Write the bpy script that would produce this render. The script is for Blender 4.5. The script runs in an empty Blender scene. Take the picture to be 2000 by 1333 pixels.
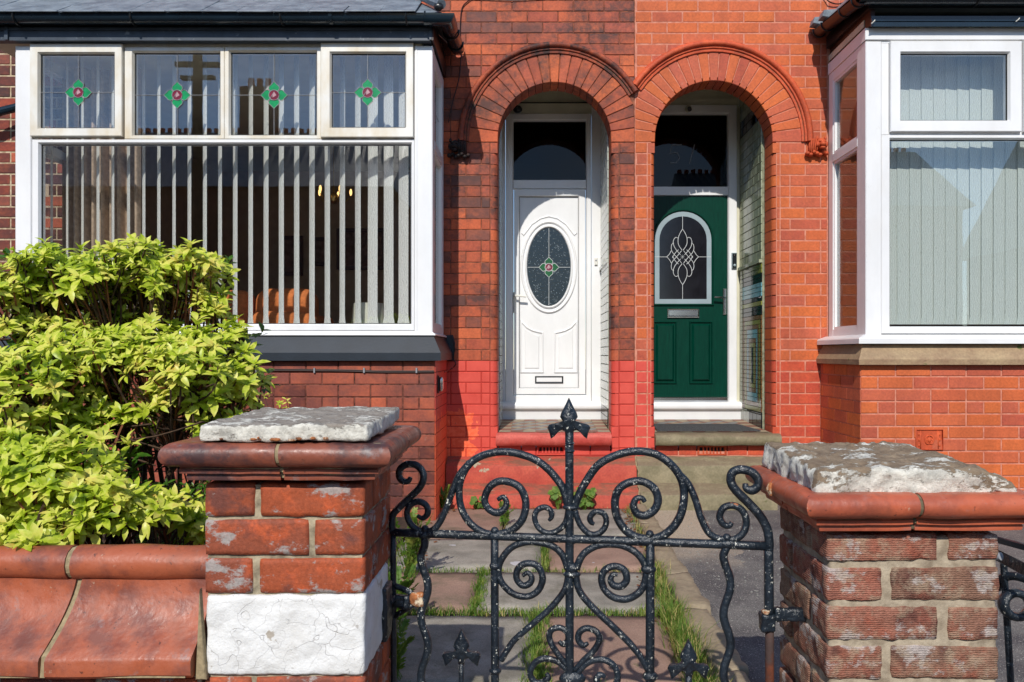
import bpy, bmesh, math, random
from mathutils import Vector, Matrix, noise
R = random.Random(7)
sc = bpy.context.scene
COL = sc.collection

# ------------------------------------------------------------------ camera, sky, sun, exposure
F = 1521.0            # focal length in pixels of the 2000 px wide photograph
EYE = 1.25
CX, CY = 1040.0, 690.0
cam = bpy.data.cameras.new('camera'); camo = bpy.data.objects.new('camera', cam); COL.objects.link(camo)
cam.sensor_width = 36; cam.lens = F/2000*36
cam.shift_x = -(CX-1000)/2000; cam.shift_y = (CY-666.5)/2000
cam.clip_start = 0.05; cam.clip_end = 400
camo.location = (0, 0, EYE); camo.rotation_euler = (math.radians(90), 0, 0)
sc.camera = camo

SUN = Vector((0.155, 1.0, -0.80)).normalized()      # the way the light travels
elev = math.asin(-SUN.z); azim = math.atan2(-SUN.x, -SUN.y)
wd = bpy.data.worlds.new('World'); sc.world = wd; wd.use_nodes = True
nt = wd.node_tree; nt.nodes.clear()
wo = nt.nodes.new('ShaderNodeOutputWorld'); bg = nt.nodes.new('ShaderNodeBackground')
sky = nt.nodes.new('ShaderNodeTexSky'); sky.sky_type = 'NISHITA'; sky.sun_disc = False; sky.dust_density = .1; sky.ozone_density = 5.0
sky.sun_elevation = elev; sky.sun_rotation = azim % (2*math.pi)
tc = nt.nodes.new('ShaderNodeTexCoord'); mp = nt.nodes.new('ShaderNodeMapping'); mp.inputs['Scale'].default_value = (1, 1, 2.6)
nz = nt.nodes.new('ShaderNodeTexNoise'); nz.inputs['Scale'].default_value = 2.6; nz.inputs['Detail'].default_value = 7; nz.inputs['Roughness'].default_value = .6
cr = nt.nodes.new('ShaderNodeValToRGB'); cr.color_ramp.elements[0].position = .50; cr.color_ramp.elements[1].position = .80
mx = nt.nodes.new('ShaderNodeMix'); mx.data_type = 'RGBA'; mx.inputs[7].default_value = (6.2, 6.6, 7.4, 1)
nt.links.new(tc.outputs['Generated'], mp.inputs[0]); nt.links.new(mp.outputs[0], nz.inputs['Vector']); nt.links.new(nz.outputs[0], cr.inputs[0])
nt.links.new(cr.outputs[0], mx.inputs[0]); nt.links.new(sky.outputs[0], mx.inputs[6]); nt.links.new(mx.outputs[2], bg.inputs[0])
bg.inputs[1].default_value = 0.15
nt.links.new(bg.outputs[0], wo.inputs[0])
sl = bpy.data.lights.new('sun', 'SUN'); slo = bpy.data.objects.new('sun', sl); COL.objects.link(slo)
sl.energy = 4.3; sl.angle = math.radians(.5); sl.color = (1, .955, .88)
slo.rotation_euler = SUN.to_track_quat('-Z', 'Y').to_euler(); slo.location = (-3, -8, 9)
sc.view_settings.view_transform = 'Standard'; sc.view_settings.look = 'None'
sc.view_settings.exposure = 0.0; sc.view_settings.gamma = 1.0; sc.view_settings.use_curve_mapping = False
sc.render.engine = 'CYCLES'
sc.cycles.max_bounces = 8; sc.cycles.transparent_max_bounces = 12

def at(px, py, y):
    return Vector(((px-CX)/F*y, y, EYE+(CY-py)/F*y))

# ------------------------------------------------------------------ materials
def lin(c):
    return tuple(((v/255)/12.92 if v/255 <= .04045 else ((v/255+.055)/1.055)**2.4) for v in c)
class NT:
    def __init__(s, name):
        s.m = bpy.data.materials.new(name); s.m.use_nodes = True; s.t = s.m.node_tree
        s.b = s.t.nodes['Principled BSDF']; s.out = s.t.nodes['Material Output']
        s.pos = s.t.nodes.new('ShaderNodeNewGeometry').outputs['Position']
    def n(s, t, **k):
        x = s.t.nodes.new('ShaderNode'+t)
        for a, v in k.items(): setattr(x, a, v)
        return x
    def l(s, a, b): s.t.links.new(a, b)
    def noise(s, scale, detail=4, rough=.55, stretch=None, dist=0, vec=None, which=0):
        x = s.n('TexNoise'); x.inputs['Scale'].default_value = scale; x.inputs['Detail'].default_value = detail
        x.inputs['Roughness'].default_value = rough; x.inputs['Distortion'].default_value = dist
        v = vec or s.pos
        if stretch:
            m = s.n('Mapping'); m.inputs['Scale'].default_value = stretch; s.l(v, m.inputs[0]); v = m.outputs[0]
        s.l(v, x.inputs['Vector']); return x.outputs[which]
    def ramp(s, fac, stops, interp='LINEAR'):
        x = s.n('ValToRGB'); cr = x.color_ramp; cr.interpolation = interp
        while len(cr.elements) < len(stops): cr.elements.new(.5)
        for e, (p, c) in zip(cr.elements, stops):
            e.position = p
            e.color = (c, c, c, 1) if isinstance(c, (int, float)) else (*c, 1)
        s.l(fac, x.inputs[0]); return x.outputs[0]
    def mix(s, fac, a, b, mode='MIX'):
        x = s.n('Mix'); x.data_type = 'RGBA'; x.blend_type = mode
        for i, v in ((0, fac), (6, a), (7, b)):
            if isinstance(v, (int, float)): x.inputs[i].default_value = v if i == 0 else (v, v, v, 1)
            elif isinstance(v, tuple): x.inputs[i].default_value = (*v, 1)
            else: s.l(v, x.inputs[i])
        return x.outputs[2]
    def math(s, op, a, b=0):
        x = s.n('Math'); x.operation = op
        for i, v in ((0, a), (1, b)):
            if isinstance(v, (int, float)): x.inputs[i].default_value = v
            else: s.l(v, x.inputs[i])
        return x.outputs[0]
    def sep(s, v=None):
        x = s.n('SeparateXYZ'); s.l(v or s.pos, x.inputs[0]); return x.outputs
    def rnd(s): return s.n('ObjectInfo').outputs['Random']
    def bump(s, h, strength=.5, dist=.01, prev=None):
        x = s.n('Bump'); x.inputs['Strength'].default_value = strength; x.inputs['Distance'].default_value = dist
        s.l(h, x.inputs['Height'])
        if prev: s.l(prev, x.inputs['Normal'])
        s.l(x.outputs[0], s.b.inputs['Normal']); return x.outputs[0]
    def fin(s, col, rough=.8, spec=.4, metal=0):
        if isinstance(col, tuple): s.b.inputs['Base Color'].default_value = (*col, 1)
        else: s.l(col, s.b.inputs['Base Color'])
        if isinstance(rough, (int, float)): s.b.inputs['Roughness'].default_value = rough
        else: s.l(rough, s.b.inputs['Roughness'])
        s.b.inputs['Specular IOR Level'].default_value = spec; s.b.inputs['Metallic'].default_value = metal
        return s.m
def plain(name, col, rough=.6, var=.12, sc_=12, spec=.4, bump=0, metal=0, dirt=None):
    n = NT(name)
    f = n.ramp(n.noise(sc_, 5), [(.3, 1-var*1.6), (.7, 1.0)])
    c = n.mix(1, col, f, 'MULTIPLY')
    if dirt: c = n.mix(n.ramp(n.noise(dirt[0], 6, .65), [(dirt[1], 0), (dirt[1]+.12, 1)]), c, dirt[2])
    if bump: n.bump(n.noise(90, 4), bump, .004)
    return n.fin(c, rough, spec, metal)

def brick_mat(name, stops, soot, sootcol, bumps=.35, spec=.4, soot_lo=.5):
    n = NT(name)
    base = n.ramp(n.rnd(), stops, 'LINEAR')
    fine = n.ramp(n.noise(60, 4, .6), [(.25, .72), (.75, 1.12)])
    c = n.mix(1, base, fine, 'MULTIPLY')
    blot = n.noise(9, 5, .6, (1, 1, 1.6))
    c = n.mix(n.math('MULTIPLY', n.ramp(blot, [(.45, 0), (.75, .55)]), 1), c, n.mix(.5, c, lin((214, 108, 60))))
    big = n.noise(2.6, 3, .5); st = n.noise(24, 6, .7, (.8, 1, 1))
    m = n.math('ADD', n.math('MULTIPLY', big, .62), n.math('MULTIPLY', st, .5))
    obj = n.math('MULTIPLY', n.ramp(n.math('FRACT', n.math('MULTIPLY', n.rnd(), 17.3)), [(0, 0), (1, .11)]), 1)
    m = n.math('ADD', m, obj)
    c = n.mix(n.math('MULTIPLY', n.ramp(m, [(soot_lo+.06, 0), (soot_lo+.27, 1)]), soot), c, sootcol)
    stk = n.ramp(n.noise(5, 5, .6, (1, 1, .22)), [(.32, .80), (.6, 1.06)]); c = n.mix(1, c, stk, 'MULTIPLY')
    eff = n.ramp(n.noise(7, 7, .7, (1, 1, 1.3)), [(.66, 0), (.78, .3)]); c = n.mix(eff, c, lin((206, 168, 148)))
    pits = n.noise(170, 3, .6)
    b = n.bump(pits, bumps, .003); n.bump(n.noise(25, 4), .3, .004, b)
    return n.fin(c, .72, spec)
RED = [(0, lin((158, 76, 54))), (.25, lin((192, 92, 54))), (.5, lin((166, 78, 56))), (.75, lin((204, 102, 56))), (1, lin((176, 86, 66)))]
M = {}
M["brick_sooty"] = brick_mat("sooty red brick", RED, .92, lin((72, 50, 47)), soot_lo=.50)
M['brick_clean'] = brick_mat('clean orange brick', [(0, lin((188, 92, 52))), (.2, lin((204, 100, 50))), (.4, lin((184, 90, 66))), (.6, lin((206, 104, 50))), (.8, lin((176, 80, 58))), (1, lin((194, 98, 68)))], .35, lin((120, 50, 40)), .2, soot_lo=.62)
M['brick_burnt'] = brick_mat('soot burnt brick', [(0, lin((112, 70, 62))), (.5, lin((138, 76, 60))), (1, lin((96, 64, 60)))], .7, lin((70, 50, 48)), .35, soot_lo=.48)
M['brick_redder'] = brick_mat('deep red brick', [(0, lin((186, 74, 48))), (.3, lin((200, 80, 50))), (.6, lin((180, 68, 48))), (1, lin((196, 84, 54)))], .3, lin((120, 50, 40)), .2, soot_lo=.62)
M['brick_brown'] = brick_mat('brown glazed brick', [(0, lin((134, 66, 50))), (.3, lin((168, 82, 56))), (.55, lin((120, 62, 52))), (.8, lin((182, 88, 56))), (1, lin((128, 66, 54)))], .6, lin((76, 50, 48)), .25, .5, soot_lo=.53)
M['brick_dark'] = brick_mat('dark brown brick', [(0, lin((84, 44, 38))), (.35, lin((110, 52, 42))), (.6, lin((70, 42, 40))), (.8, lin((150, 60, 42))), (1, lin((90, 46, 40)))], .6, lin((60, 42, 42)), .25, soot_lo=.5)

def paint_mat():
    n = NT('red masonry paint')
    x, y, z = n.sep()
    c = n.mix(n.ramp(n.noise(8, 4), [(.3, 0), (.7, 1)]), lin((194, 68, 56)), lin((210, 82, 68)))
    w = n.math('MULTIPLY', n.math('SUBTRACT', n.noise(9, 5), .5), .5)
    e1 = n.math('LESS_THAN', n.math('ADD', z, w), .75); e2 = n.math('LESS_THAN', n.math('ADD', x, w), -.47)
    e = n.math('MULTIPLY', e1, e2)
    c = n.mix(e, c, n.mix(n.ramp(n.noise(40, 3), [(.4, 0), (.6, 1)]), lin((226, 94, 56)), lin((236, 112, 74))))
    chip = n.ramp(n.noise(12, 6, .6), [(.69, 0), (.7, 1)])
    low = n.ramp(z, [(.6, 1), (.8, 0)])
    c = n.mix(n.math('MULTIPLY', chip, low), c, lin((112, 60, 52)))
    n.bump(n.noise(70, 4), .25, .003)
    return n.fin(c, .55, .35)
M['paint_red'] = paint_mat()
def step_mat(name, a, b, chips, chipcol, slopecol):
    n = NT(name)
    g = n.n('NewGeometry'); nn = n.sep(g.outputs['Normal'])
    c = n.mix(n.ramp(n.noise(7, 6, .65), [(.35, 0), (.65, 1)]), a, b)
    c = n.mix(n.math('MULTIPLY', n.ramp(nn[2], [(.3, 0), (.7, 1)]), n.ramp(n.noise(14, 6, .7, (.35, 1, 1)), [(.38, 0), (.55, .95)])), c, slopecol)
    c = n.mix(n.ramp(n.noise(5.5, 6, .62), [(chips, 0), (chips+.015, 1)]), c, chipcol)
    c = n.mix(1, c, n.ramp(n.noise(60, 4), [(.3, .8), (.7, 1.05)]), 'MULTIPLY')
    n.bump(n.noise(45, 6), .5, .006)
    return n.fin(c, .7, .3)
M['step_red'] = step_mat('worn red step paint', lin((168, 66, 54)), lin((190, 86, 66)), .64, lin((168, 156, 132)), lin((128, 84, 66)))
M['step_stone'] = step_mat('bare sandstone', lin((112, 104, 78)), lin((146, 134, 106)), .64, lin((106, 102, 70)), lin((120, 104, 84)))
M['sill_red'] = step_mat('red painted threshold', lin((178, 64, 54)), lin((194, 92, 80)), .72, lin((160, 140, 120)), lin((206, 104, 92)))
def mortar(name, a, b, zred=None):
    n = NT(name); c = n.mix(n.ramp(n.noise(30, 5), [(.35, 0), (.65, 1)]), a, b)
    if zred is not None:
        z = n.sep()[2]; c = n.mix(n.math('LESS_THAN', z, zred), c, lin((170, 58, 50)))
    n.bump(n.noise(120, 4), .5, .004); return n.fin(c, .9, .2)
M['mortar_dark'] = mortar('dark thin mortar', lin((150, 92, 70)), lin((84, 56, 48)), 1.186)
M['mortar_bay'] = mortar('brown bay mortar', lin((130, 80, 66)), lin((60, 38, 34)))
M['mortar_cream'] = mortar('cream old mortar', lin((196, 178, 150)), lin((150, 128, 104)))
M['mortar_pink'] = mortar('pink mortar', lin((204, 138, 116)), lin((182, 110, 88)))
M['mortar_pillar'] = mortar('grey pillar mortar', lin((178, 166, 140)), lin((120, 110, 92)))
M['mortar_fat'] = mortar('pale fat mortar', lin((178, 164, 142)), lin((134, 120, 102)))
M['mortar_tile'] = mortar('tile joint', lin((150, 152, 128)), lin((112, 112, 92)))

def upvc(name, col, age):
    n = NT(name)
    c = n.mix(n.math('MULTIPLY', n.ramp(n.noise(6, 5, .6, (1, 1, .5)), [(.4, 0), (.75, 1)]), age), col, lin((206, 184, 140)))
    n.b.inputs['Coat Weight'].default_value = .2
    c = n.mix(1, c, n.ramp(n.noise(3, 6, .65, (1, 1, .4)), [(.35, .90), (.62, 1)]), 'MULTIPLY')
    c = n.mix(n.ramp(n.noise(16, 7, .75), [(.66, 0), (.74, .22)]), c, lin((150, 140, 120)))
    return n.fin(c, .3, .5)
M['upvc'] = upvc('white plastic frame', (.80, .80, .80), .08)
M['upvc_old'] = upvc('aged cream plastic frame', (.78, .76, .70), .75)
M['door_white'] = upvc('white door skin', (.80, .80, .80), .03)
M['cream'] = plain('cream gloss paint', lin((214, 210, 186)), .5, .12, 5)
M['dark_gap'] = plain('black gasket', (.012, .012, .013), .6)
def greendoor():
    n = NT('green grained door skin')
    g = n.noise(26, 5, .6, (4, 1, .28), 1.2)
    c = n.mix(n.ramp(g, [(.3, 0), (.7, 1)]), lin((0, 43, 33)), lin((2, 60, 46)))
    n.bump(g, .25, .002); return n.fin(c, .34, .16)
M['door_green'] = greendoor()
M['chrome'] = plain('polished metal', (.62, .62, .62), .18, .1, 10, metal=1)
M['silver'] = plain('silver glass border', lin((150, 166, 172)), .35, .1, 6)
M['lead'] = plain('lead came', lin((150, 152, 156)), .4, .2, 30)
M['lead_white'] = plain('white came', lin((226, 228, 228)), .4, .1, 30)
M['black_plastic'] = plain('black plastic', (.012, .014, .017), .3, .2)
M['white_plastic'] = plain('white plastic', (.75, .74, .68), .35, .1)
M['grey_plastic'] = plain('grey plastic', lin((150, 152, 156)), .35, .1)
M['terracotta'] = brick_mat('orange terracotta', [(0, lin((206, 88, 46))), (1, lin((190, 78, 44)))], .4, lin((96, 46, 34)), .4, soot_lo=.56)
M['terracotta_black'] = brick_mat('blackened terracotta', [(0, lin((120, 58, 40))), (1, lin((84, 52, 44)))], 1, lin((34, 28, 27)), .4, soot_lo=.34)
M['hood_dark'] = brick_mat('sooty moulded brick', [(0, lin((186, 86, 54))), (.5, lin((156, 72, 48))), (1, lin((176, 82, 52)))], .95, lin((50, 38, 36)), .4, soot_lo=.45)
M['hood_clean'] = brick_mat('orange moulded brick', [(0, lin((210, 92, 54))), (1, lin((196, 80, 48)))], .8, lin((90, 50, 40)), .4, soot_lo=.56)
M['gutter'] = plain('dark blue black gutter', lin((22, 40, 52)), .22, .25, 5, .6)
M['fascia'] = plain('slate grey painted board', lin((66, 76, 88)), .4, .3, 8, dirt=(20, .62, lin((110, 118, 124))))
M['soffit_brown'] = plain('dark brown board', lin((52, 28, 22)), .4, .3, 8)
M['sill_dark'] = plain('dark blue grey sill paint', lin((32, 41, 51)), .5, .2, 7, bump=.2, dirt=(30, .68, lin((120, 120, 120))))
def slate():
    n = NT('grey roof slate'); c = n.mix(n.ramp(n.noise(9, 6, .7), [(.35, 0), (.65, 1)]), lin((86, 96, 106)), lin((128, 138, 146)))
    n.bump(n.noise(30, 6), .6, .008); return n.fin(c, .45, .5)
M['slate'] = slate()
M['sandstone'] = step_mat('green stained sandstone sill', lin((150, 122, 96)), lin((176, 152, 118)), .63, lin((94, 104, 56)), lin((150, 128, 100)))

def ironmat():
    n = NT('chipped black iron paint')
    c = n.mix(n.ramp(n.noise(14, 4), [(.35, 0), (.7, 1)]), lin((18, 26, 34)), lin((34, 44, 54)))
    chips = n.ramp(n.noise(95, 6, .68, (1, 1, .8)), [(.622, 0), (.64, 1)])
    mod = n.ramp(n.noise(9, 3), [(.36, 0), (.48, 1)])
    c = n.mix(n.math('MULTIPLY', chips, mod), c, lin((206, 206, 196)))
    rust = n.ramp(n.noise(11, 6, .6), [(.735, 0), (.74, 1)])
    c = n.mix(rust, c, lin((150, 92, 58)))
    moss = n.ramp(n.noise(8, 5, .7), [(.70, 0), (.76, .6)])
    c = n.mix(moss, c, lin((104, 108, 70)))
    b = n.bump(n.noise(45, 5, .62), 1.0, .007); n.bump(chips, .35, -.002, b)
    return n.fin(c, .3, .55)
M['iron'] = ironmat()
M['iron_rust'] = plain('rusty brown iron', lin((140, 76, 50)), .8, .5, 18, dirt=(14, .46, lin((70, 54, 50))), bump=.5)
M['rust_flake'] = plain('orange bare rust', lin((188, 118, 72)), .9, .5, 50, bump=.8, dirt=(40, .5, lin((210, 196, 170))))

def pillar_brick(name, stops, streak, scol, combed=False):
    n = NT(name)
    c = n.ramp(n.rnd(), stops)
    blot = n.noise(16, 5, .6)
    c = n.mix(n.ramp(blot, [(.5, 0), (.72, .8)]), c, lin((210, 96, 52)) if not combed else lin((168, 92, 72)))
    c = n.mix(n.ramp(n.noise(12, 5, .6), [(.52, 0), (.66, .75)]), c, lin((92, 58, 54)))
    w = n.ramp(n.noise(13, 7, .72, (.8, 1, 1.3)), [(.545, 0), (.60, 1)])
    c = n.mix(n.math('MULTIPLY', w, streak), c, scol)
    c = n.mix(1, c, n.ramp(n.noise(110, 4, .7), [(.3, .68), (.7, 1.12)]), 'MULTIPLY')
    if combed:
        c = n.mix(n.ramp(n.noise(20, 7, .72), [(.50, 0), (.60, .55)]), c, lin((176, 156, 132)))
        v = n.n('TexWave'); v.bands_direction = 'Z'; v.inputs['Scale'].default_value = 62; v.inputs['Distortion'].default_value = 3.4; v.inputs['Detail'].default_value = 3; v.inputs['Detail Scale'].default_value = 2.5
        n.l(n.pos, v.inputs[0]); c = n.mix(.5, c, n.ramp(v.outputs['Color'], [(0, .55), (1, 1)]), 'MULTIPLY')
        b = n.bump(v.outputs['Fac'], .55, .003); n.bump(n.noise(120, 5, .7), .7, .005, b)
    else:
        b = n.bump(n.noise(140, 5, .65), .5, .003); n.bump(n.noise(22, 5), .6, .006, b)
    return n.fin(c, .68 if not combed else .9, .35 if not combed else .15)
M['pillar_brick'] = pillar_brick('scarred red pillar brick', [(0, lin((150, 70, 44))), (.5, lin((166, 82, 48))), (1, lin((126, 68, 52)))], .85, lin((162, 158, 154)))
M['pillar_comb'] = pillar_brick('combed brown brick', [(0, lin((172, 112, 94))), (.5, lin((142, 110, 92))), (1, lin((158, 118, 98)))], .8, lin((196, 186, 180)), True)
def glazed(name, stops, dark, amt, rough):  # fired clay with burnt and scummed patches
    n = NT(name)
    c = n.ramp(n.rnd(), stops)
    c = n.mix(n.math('MULTIPLY', n.ramp(n.noise(9, 6, .65), [(.46, 0), (.62, 1)]), amt), c, dark)
    c = n.mix(n.ramp(n.noise(60, 4, .7), [(.64, 0), (.68, .7)]), c, lin((60, 36, 32)))
    c = n.mix(n.ramp(n.noise(4, 7, .72, (1, 1, .5)), [(.52, 0), (.68, .55)]), c, lin((92, 58, 48)))
    c = n.mix(n.ramp(n.noise(26, 6, .75), [(.66, 0), (.69, .5)]), c, lin((186, 168, 146)))
    c = n.mix(n.math('MULTIPLY', n.ramp(n.noise(17, 6, .7), [(.6, 0), (.68, .5)]), amt), c, lin((128, 122, 122)))
    b = n.bump(n.noise(70, 5), .35, .003); n.bump(n.noise(12, 3), .5, .008, b)
    return n.fin(c, n.ramp(n.noise(20, 5), [(.3, rough-.12), (.7, rough+.2)]), .5)
M['cap_left'] = glazed('burnt terracotta coping', [(0, lin((134, 74, 56))), (1, lin((164, 86, 60)))], lin((74, 50, 50)), 1.0, .42)
M['cap_right'] = glazed('orange terracotta coping', [(0, lin((176, 88, 60))), (1, lin((180, 92, 62)))], lin((128, 64, 50)), .6, .42)
M['coping'] = glazed('smooth terracotta coping', [(0, lin((168, 90, 60))), (1, lin((158, 82, 54)))], lin((116, 64, 52)), .9, .4)
M['joint'] = plain('cement joint', lin((168, 150, 116)), .9, .3, 60, bump=.5)
M['moss_joint'] = plain('mossy cement joint', lin((120, 108, 84)), .9, .4, 60, bump=.5)
def render_white():
    n = NT('cracked white masonry paint')
    c = n.mix(n.ramp(n.noise(14, 5), [(.3, 0), (.7, 1)]), (.66, .65, .63), (.80, .80, .79))
    c = n.mix(n.ramp(n.noise(11, 5, .5), [(.665, 0), (.675, .85)]), c, lin((168, 156, 140)))
    v = n.n('TexVoronoi'); v.feature = 'DISTANCE_TO_EDGE'; v.inputs['Scale'].default_value = 14
    nzv = n.n('TexNoise'); nzv.inputs['Scale'].default_value = 12; n.l(n.pos, nzv.inputs[0])
    ad = n.n('VectorMath'); ad.operation = 'MULTIPLY_ADD'; ad.inputs[1].default_value = (.12, .12, .12); n.l(nzv.outputs[1], ad.inputs[0]); n.l(n.pos, ad.inputs[2]); n.l(ad.outputs[0], v.inputs[0])
    c = n.mix(n.ramp(n.noise(5, 7, .7), [(.5, 0), (.7, .45)]), c, lin((186, 180, 168)))
    c = n.mix(n.ramp(n.noise(30, 7, .75), [(.63, 0), (.66, .6)]), c, lin((150, 140, 128)))
    crk = n.math('MULTIPLY', n.ramp(v.outputs[0], [(0, 1), (.007, 0)]), n.ramp(n.noise(8, 3), [(.48, 0), (.56, 1)]))
    c = n.mix(n.math('MULTIPLY', crk, .28), c, lin((150, 142, 134)))
    b = n.bump(crk, .6, -.003); n.bump(n.noise(50, 6, .65), .7, .006, b)
    return n.fin(c, .6, .35)
M['white_block'] = render_white()
def stone_flake(name, a, b, thr):
    n = NT(name)
    c = n.mix(n.ramp(n.noise(28, 6, .65), [(.3, 0), (.7, 1)]), a, b)
    f = n.noise(10, 9, .74, (.7, 1.2, 1.4), .3)
    z = n.sep(n.n('NewGeometry').outputs['Normal'])[2]
    f2 = n.math('ADD', f, n.math('MULTIPLY', n.math('SUBTRACT', .6, z), .14))
    msk = n.ramp(f2, [(thr, 0), (thr+.03, 1)])
    c = n.mix(msk, c, n.mix(n.ramp(n.noise(35, 5, .7), [(.35, 0), (.6, 1)]), lin((176, 172, 162)), lin((226, 222, 210))))
    c = n.mix(n.ramp(n.noise(45, 7, .75), [(.6, 0), (.68, .7)]), c, lin((74, 66, 58)))
    b = n.bump(msk, .6, .004); b = n.bump(n.noise(90, 7, .75), .9, .006, b); n.bump(n.noise(20, 5), .6, .012, b)
    return n.fin(c, .9, .2)
M['capstone_left'] = stone_flake('grey flaking stone', lin((128, 118, 108)), lin((160, 152, 142)), .475)
M['capstone_right'] = stone_flake('brown flaking stone', lin((118, 100, 82)), lin((150, 132, 110)), .485)

def slabm(name, a, b):
    n = NT(name); c = n.mix(n.ramp(n.noise(6, 5), [(.35, 0), (.65, 1)]), a, b)
    c = n.mix(1, c, n.ramp(n.noise(220, 3, .7), [(.3, .6), (.7, 1.25)]), 'MULTIPLY')
    c = n.mix(n.ramp(n.noise(7, 3, .4), [(.73, 0), (.74, .8)]), c, lin((190, 186, 188)))
    c = n.mix(n.ramp(n.noise(3.2, 7, .7), [(.52, 0), (.66, .6)]), c, lin((92, 88, 70)))
    c = n.mix(n.ramp(n.noise(19, 7, .75), [(.62, 0), (.68, .6)]), c, lin((84, 92, 50)))
    n.bump(n.noise(200, 4), .5, .003); return n.fin(c, .85, .25)
M['slab_grey'] = slabm('grey concrete slab', lin((128, 122, 112)), lin((160, 152, 140)))
M['slab_pink'] = slabm('dusky pink slab', lin((140, 112, 98)), lin((158, 128, 112)))
def asph(name, a, b, spk, thr):
    n = NT(name); c = n.mix(n.ramp(n.noise(5, 5), [(.35, 0), (.65, 1)]), a, b)
    c = n.mix(n.ramp(n.noise(150, 3, .7), [(thr, 0), (thr+.05, 1)]), c, spk)
    n.bump(n.noise(130, 4), .8, .006); return n.fin(c, .9, .2)
def drive():
    n = NT('worn asphalt drive'); x, y, z = n.sep()
    c = n.mix(n.ramp(n.noise(3.5, 6), [(.35, 0), (.65, 1)]), lin((84, 80, 80)), lin((112, 108, 104)))
    w = n.math('ADD', n.noise(4, 5), y)
    far = n.ramp(n.math('DIVIDE', w, 10), [(.50, 0), (.56, 1)])
    c = n.mix(n.math('MULTIPLY', far, n.math('LESS_THAN', n.math('ADD', x, n.math('MULTIPLY', n.noise(5, 4), .4)), 1.45)), c, lin((168, 152, 132)))
    c = n.mix(n.ramp(n.noise(140, 3, .7), [(.60, 0), (.66, .9)]), c, lin((196, 188, 178)))
    c = n.mix(n.ramp(n.noise(120, 3, .7), [(.36, .8), (.42, 0)]), c, lin((44, 42, 44)))
    n.bump(n.noise(130, 4), .8, .006); return n.fin(c, .9, .2)
M['drive'] = drive()
M['soil'] = plain('dark garden soil', lin((74, 56, 42)), .95, .5, 30, bump=.8)
M['ground'] = plain('grey ground', lin((96, 92, 88)), .95, .3, 10, bump=.6)
M['kerb'] = step_mat('old stone edging', lin((122, 108, 90)), lin((156, 140, 116)), .66, lin((96, 92, 64)), lin((150, 134, 110)))
M['litter'] = plain('dry brown leaf', lin((128, 78, 44)), .8, .4, 20)
def leafm(name, stops, trans=.35, rough=.38):
    n = NT(name)
    r = n.noise(5.5, 2, .5); rr = n.math('ADD', n.math('ADD', n.math('MULTIPLY', n.noise(30, 3), .45), n.math('MULTIPLY', n.noise(13, 2), .35)), n.math('MULTIPLY', r, .22))
    c = n.ramp(rr, stops)
    n.fin(c, rough, .4)
    t = n.n('BsdfTranslucent'); n.l(n.mix(.5, c, lin((170, 200, 40))), t.inputs[0])
    ms = n.n('MixShader'); ms.inputs[0].default_value = trans
    n.l(n.b.outputs[0], ms.inputs[1]); n.l(t.outputs[0], ms.inputs[2]); n.l(ms.outputs[0], n.out.inputs[0])
    return n.m
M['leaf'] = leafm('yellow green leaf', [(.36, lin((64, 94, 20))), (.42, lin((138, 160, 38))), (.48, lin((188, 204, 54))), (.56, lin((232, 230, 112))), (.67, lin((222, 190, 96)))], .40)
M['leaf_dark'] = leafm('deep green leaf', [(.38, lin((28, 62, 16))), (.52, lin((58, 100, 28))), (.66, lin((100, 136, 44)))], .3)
M['grass'] = leafm('fresh grass', [(.36, lin((40, 72, 20))), (.5, lin((84, 118, 36))), (.66, lin((150, 156, 76)))], .3, .6)
M['straw'] = leafm('dry grass', [(.4, lin((150, 134, 80))), (.7, lin((190, 172, 112)))], .2, .7)
M['bark'] = plain('brown bark', lin((96, 72, 54)), .9, .5, 40, bump=.8)
M['twig_red'] = plain('reddish twig', lin((140, 84, 58)), .8, .3, 40)

def glassm(name, ior=1.9, tint=(1, 1, 1), rough=0.0, frost=0):
    n = NT(name); n.t.nodes.remove(n.b)
    gm = n.n('NewGeometry'); dt = n.n('VectorMath'); dt.operation = 'DOT_PRODUCT'; n.l(gm.outputs['Normal'], dt.inputs[0]); n.l(gm.outputs['Incoming'], dt.inputs[1])
    f0 = ((ior-1)/(ior+1))**2
    fac = n.math('ADD', n.math('MULTIPLY', n.math('POWER', n.math('SUBTRACT', 1, n.math('ABSOLUTE', dt.outputs['Value'])), 5), 1-f0), f0)
    tr = n.n('BsdfTransparent'); tr.inputs[0].default_value = (*tint, 1)
    gl = n.n('BsdfGlossy'); gl.inputs['Roughness'].default_value = rough
    bp = n.n('Bump'); bp.inputs['Strength'].default_value = .012 if not frost else frost; bp.inputs['Distance'].default_value = .02
    n.l(n.noise(2.2 if not frost else 60, 2), bp.inputs['Height']); n.l(bp.outputs[0], gl.inputs['Normal'])
    ms = n.n('MixShader'); n.l(fac, ms.inputs[0]); n.l(tr.outputs[0], ms.inputs[1]); n.l(gl.outputs[0], ms.inputs[2]); n.l(ms.outputs[0], n.out.inputs[0])
    return n.m
M['glass'] = glassm('window glass', 1.92, (.985, .995, 1))
M['glass_dark'] = glassm('tinted fanlight glass', 1.36, (.25, .27, .27))
def speckle_glass():
    n = NT('textured dark door glass')
    v = n.n('TexVoronoi'); v.inputs['Scale'].default_value = 95; n.l(n.pos, v.inputs[0])
    s = n.math('MULTIPLY', n.ramp(v.outputs[0], [(.16, 1), (.24, 0)]), n.ramp(n.noise(40, 3), [(.5, 0), (.56, 1)]))
    c = n.mix(s, lin((22, 34, 42)), lin((190, 200, 204))); n.bump(n.noise(60, 3), .5, .004)
    return n.fin(c, .18, .6)
M['glass_speckle'] = speckle_glass()
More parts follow.
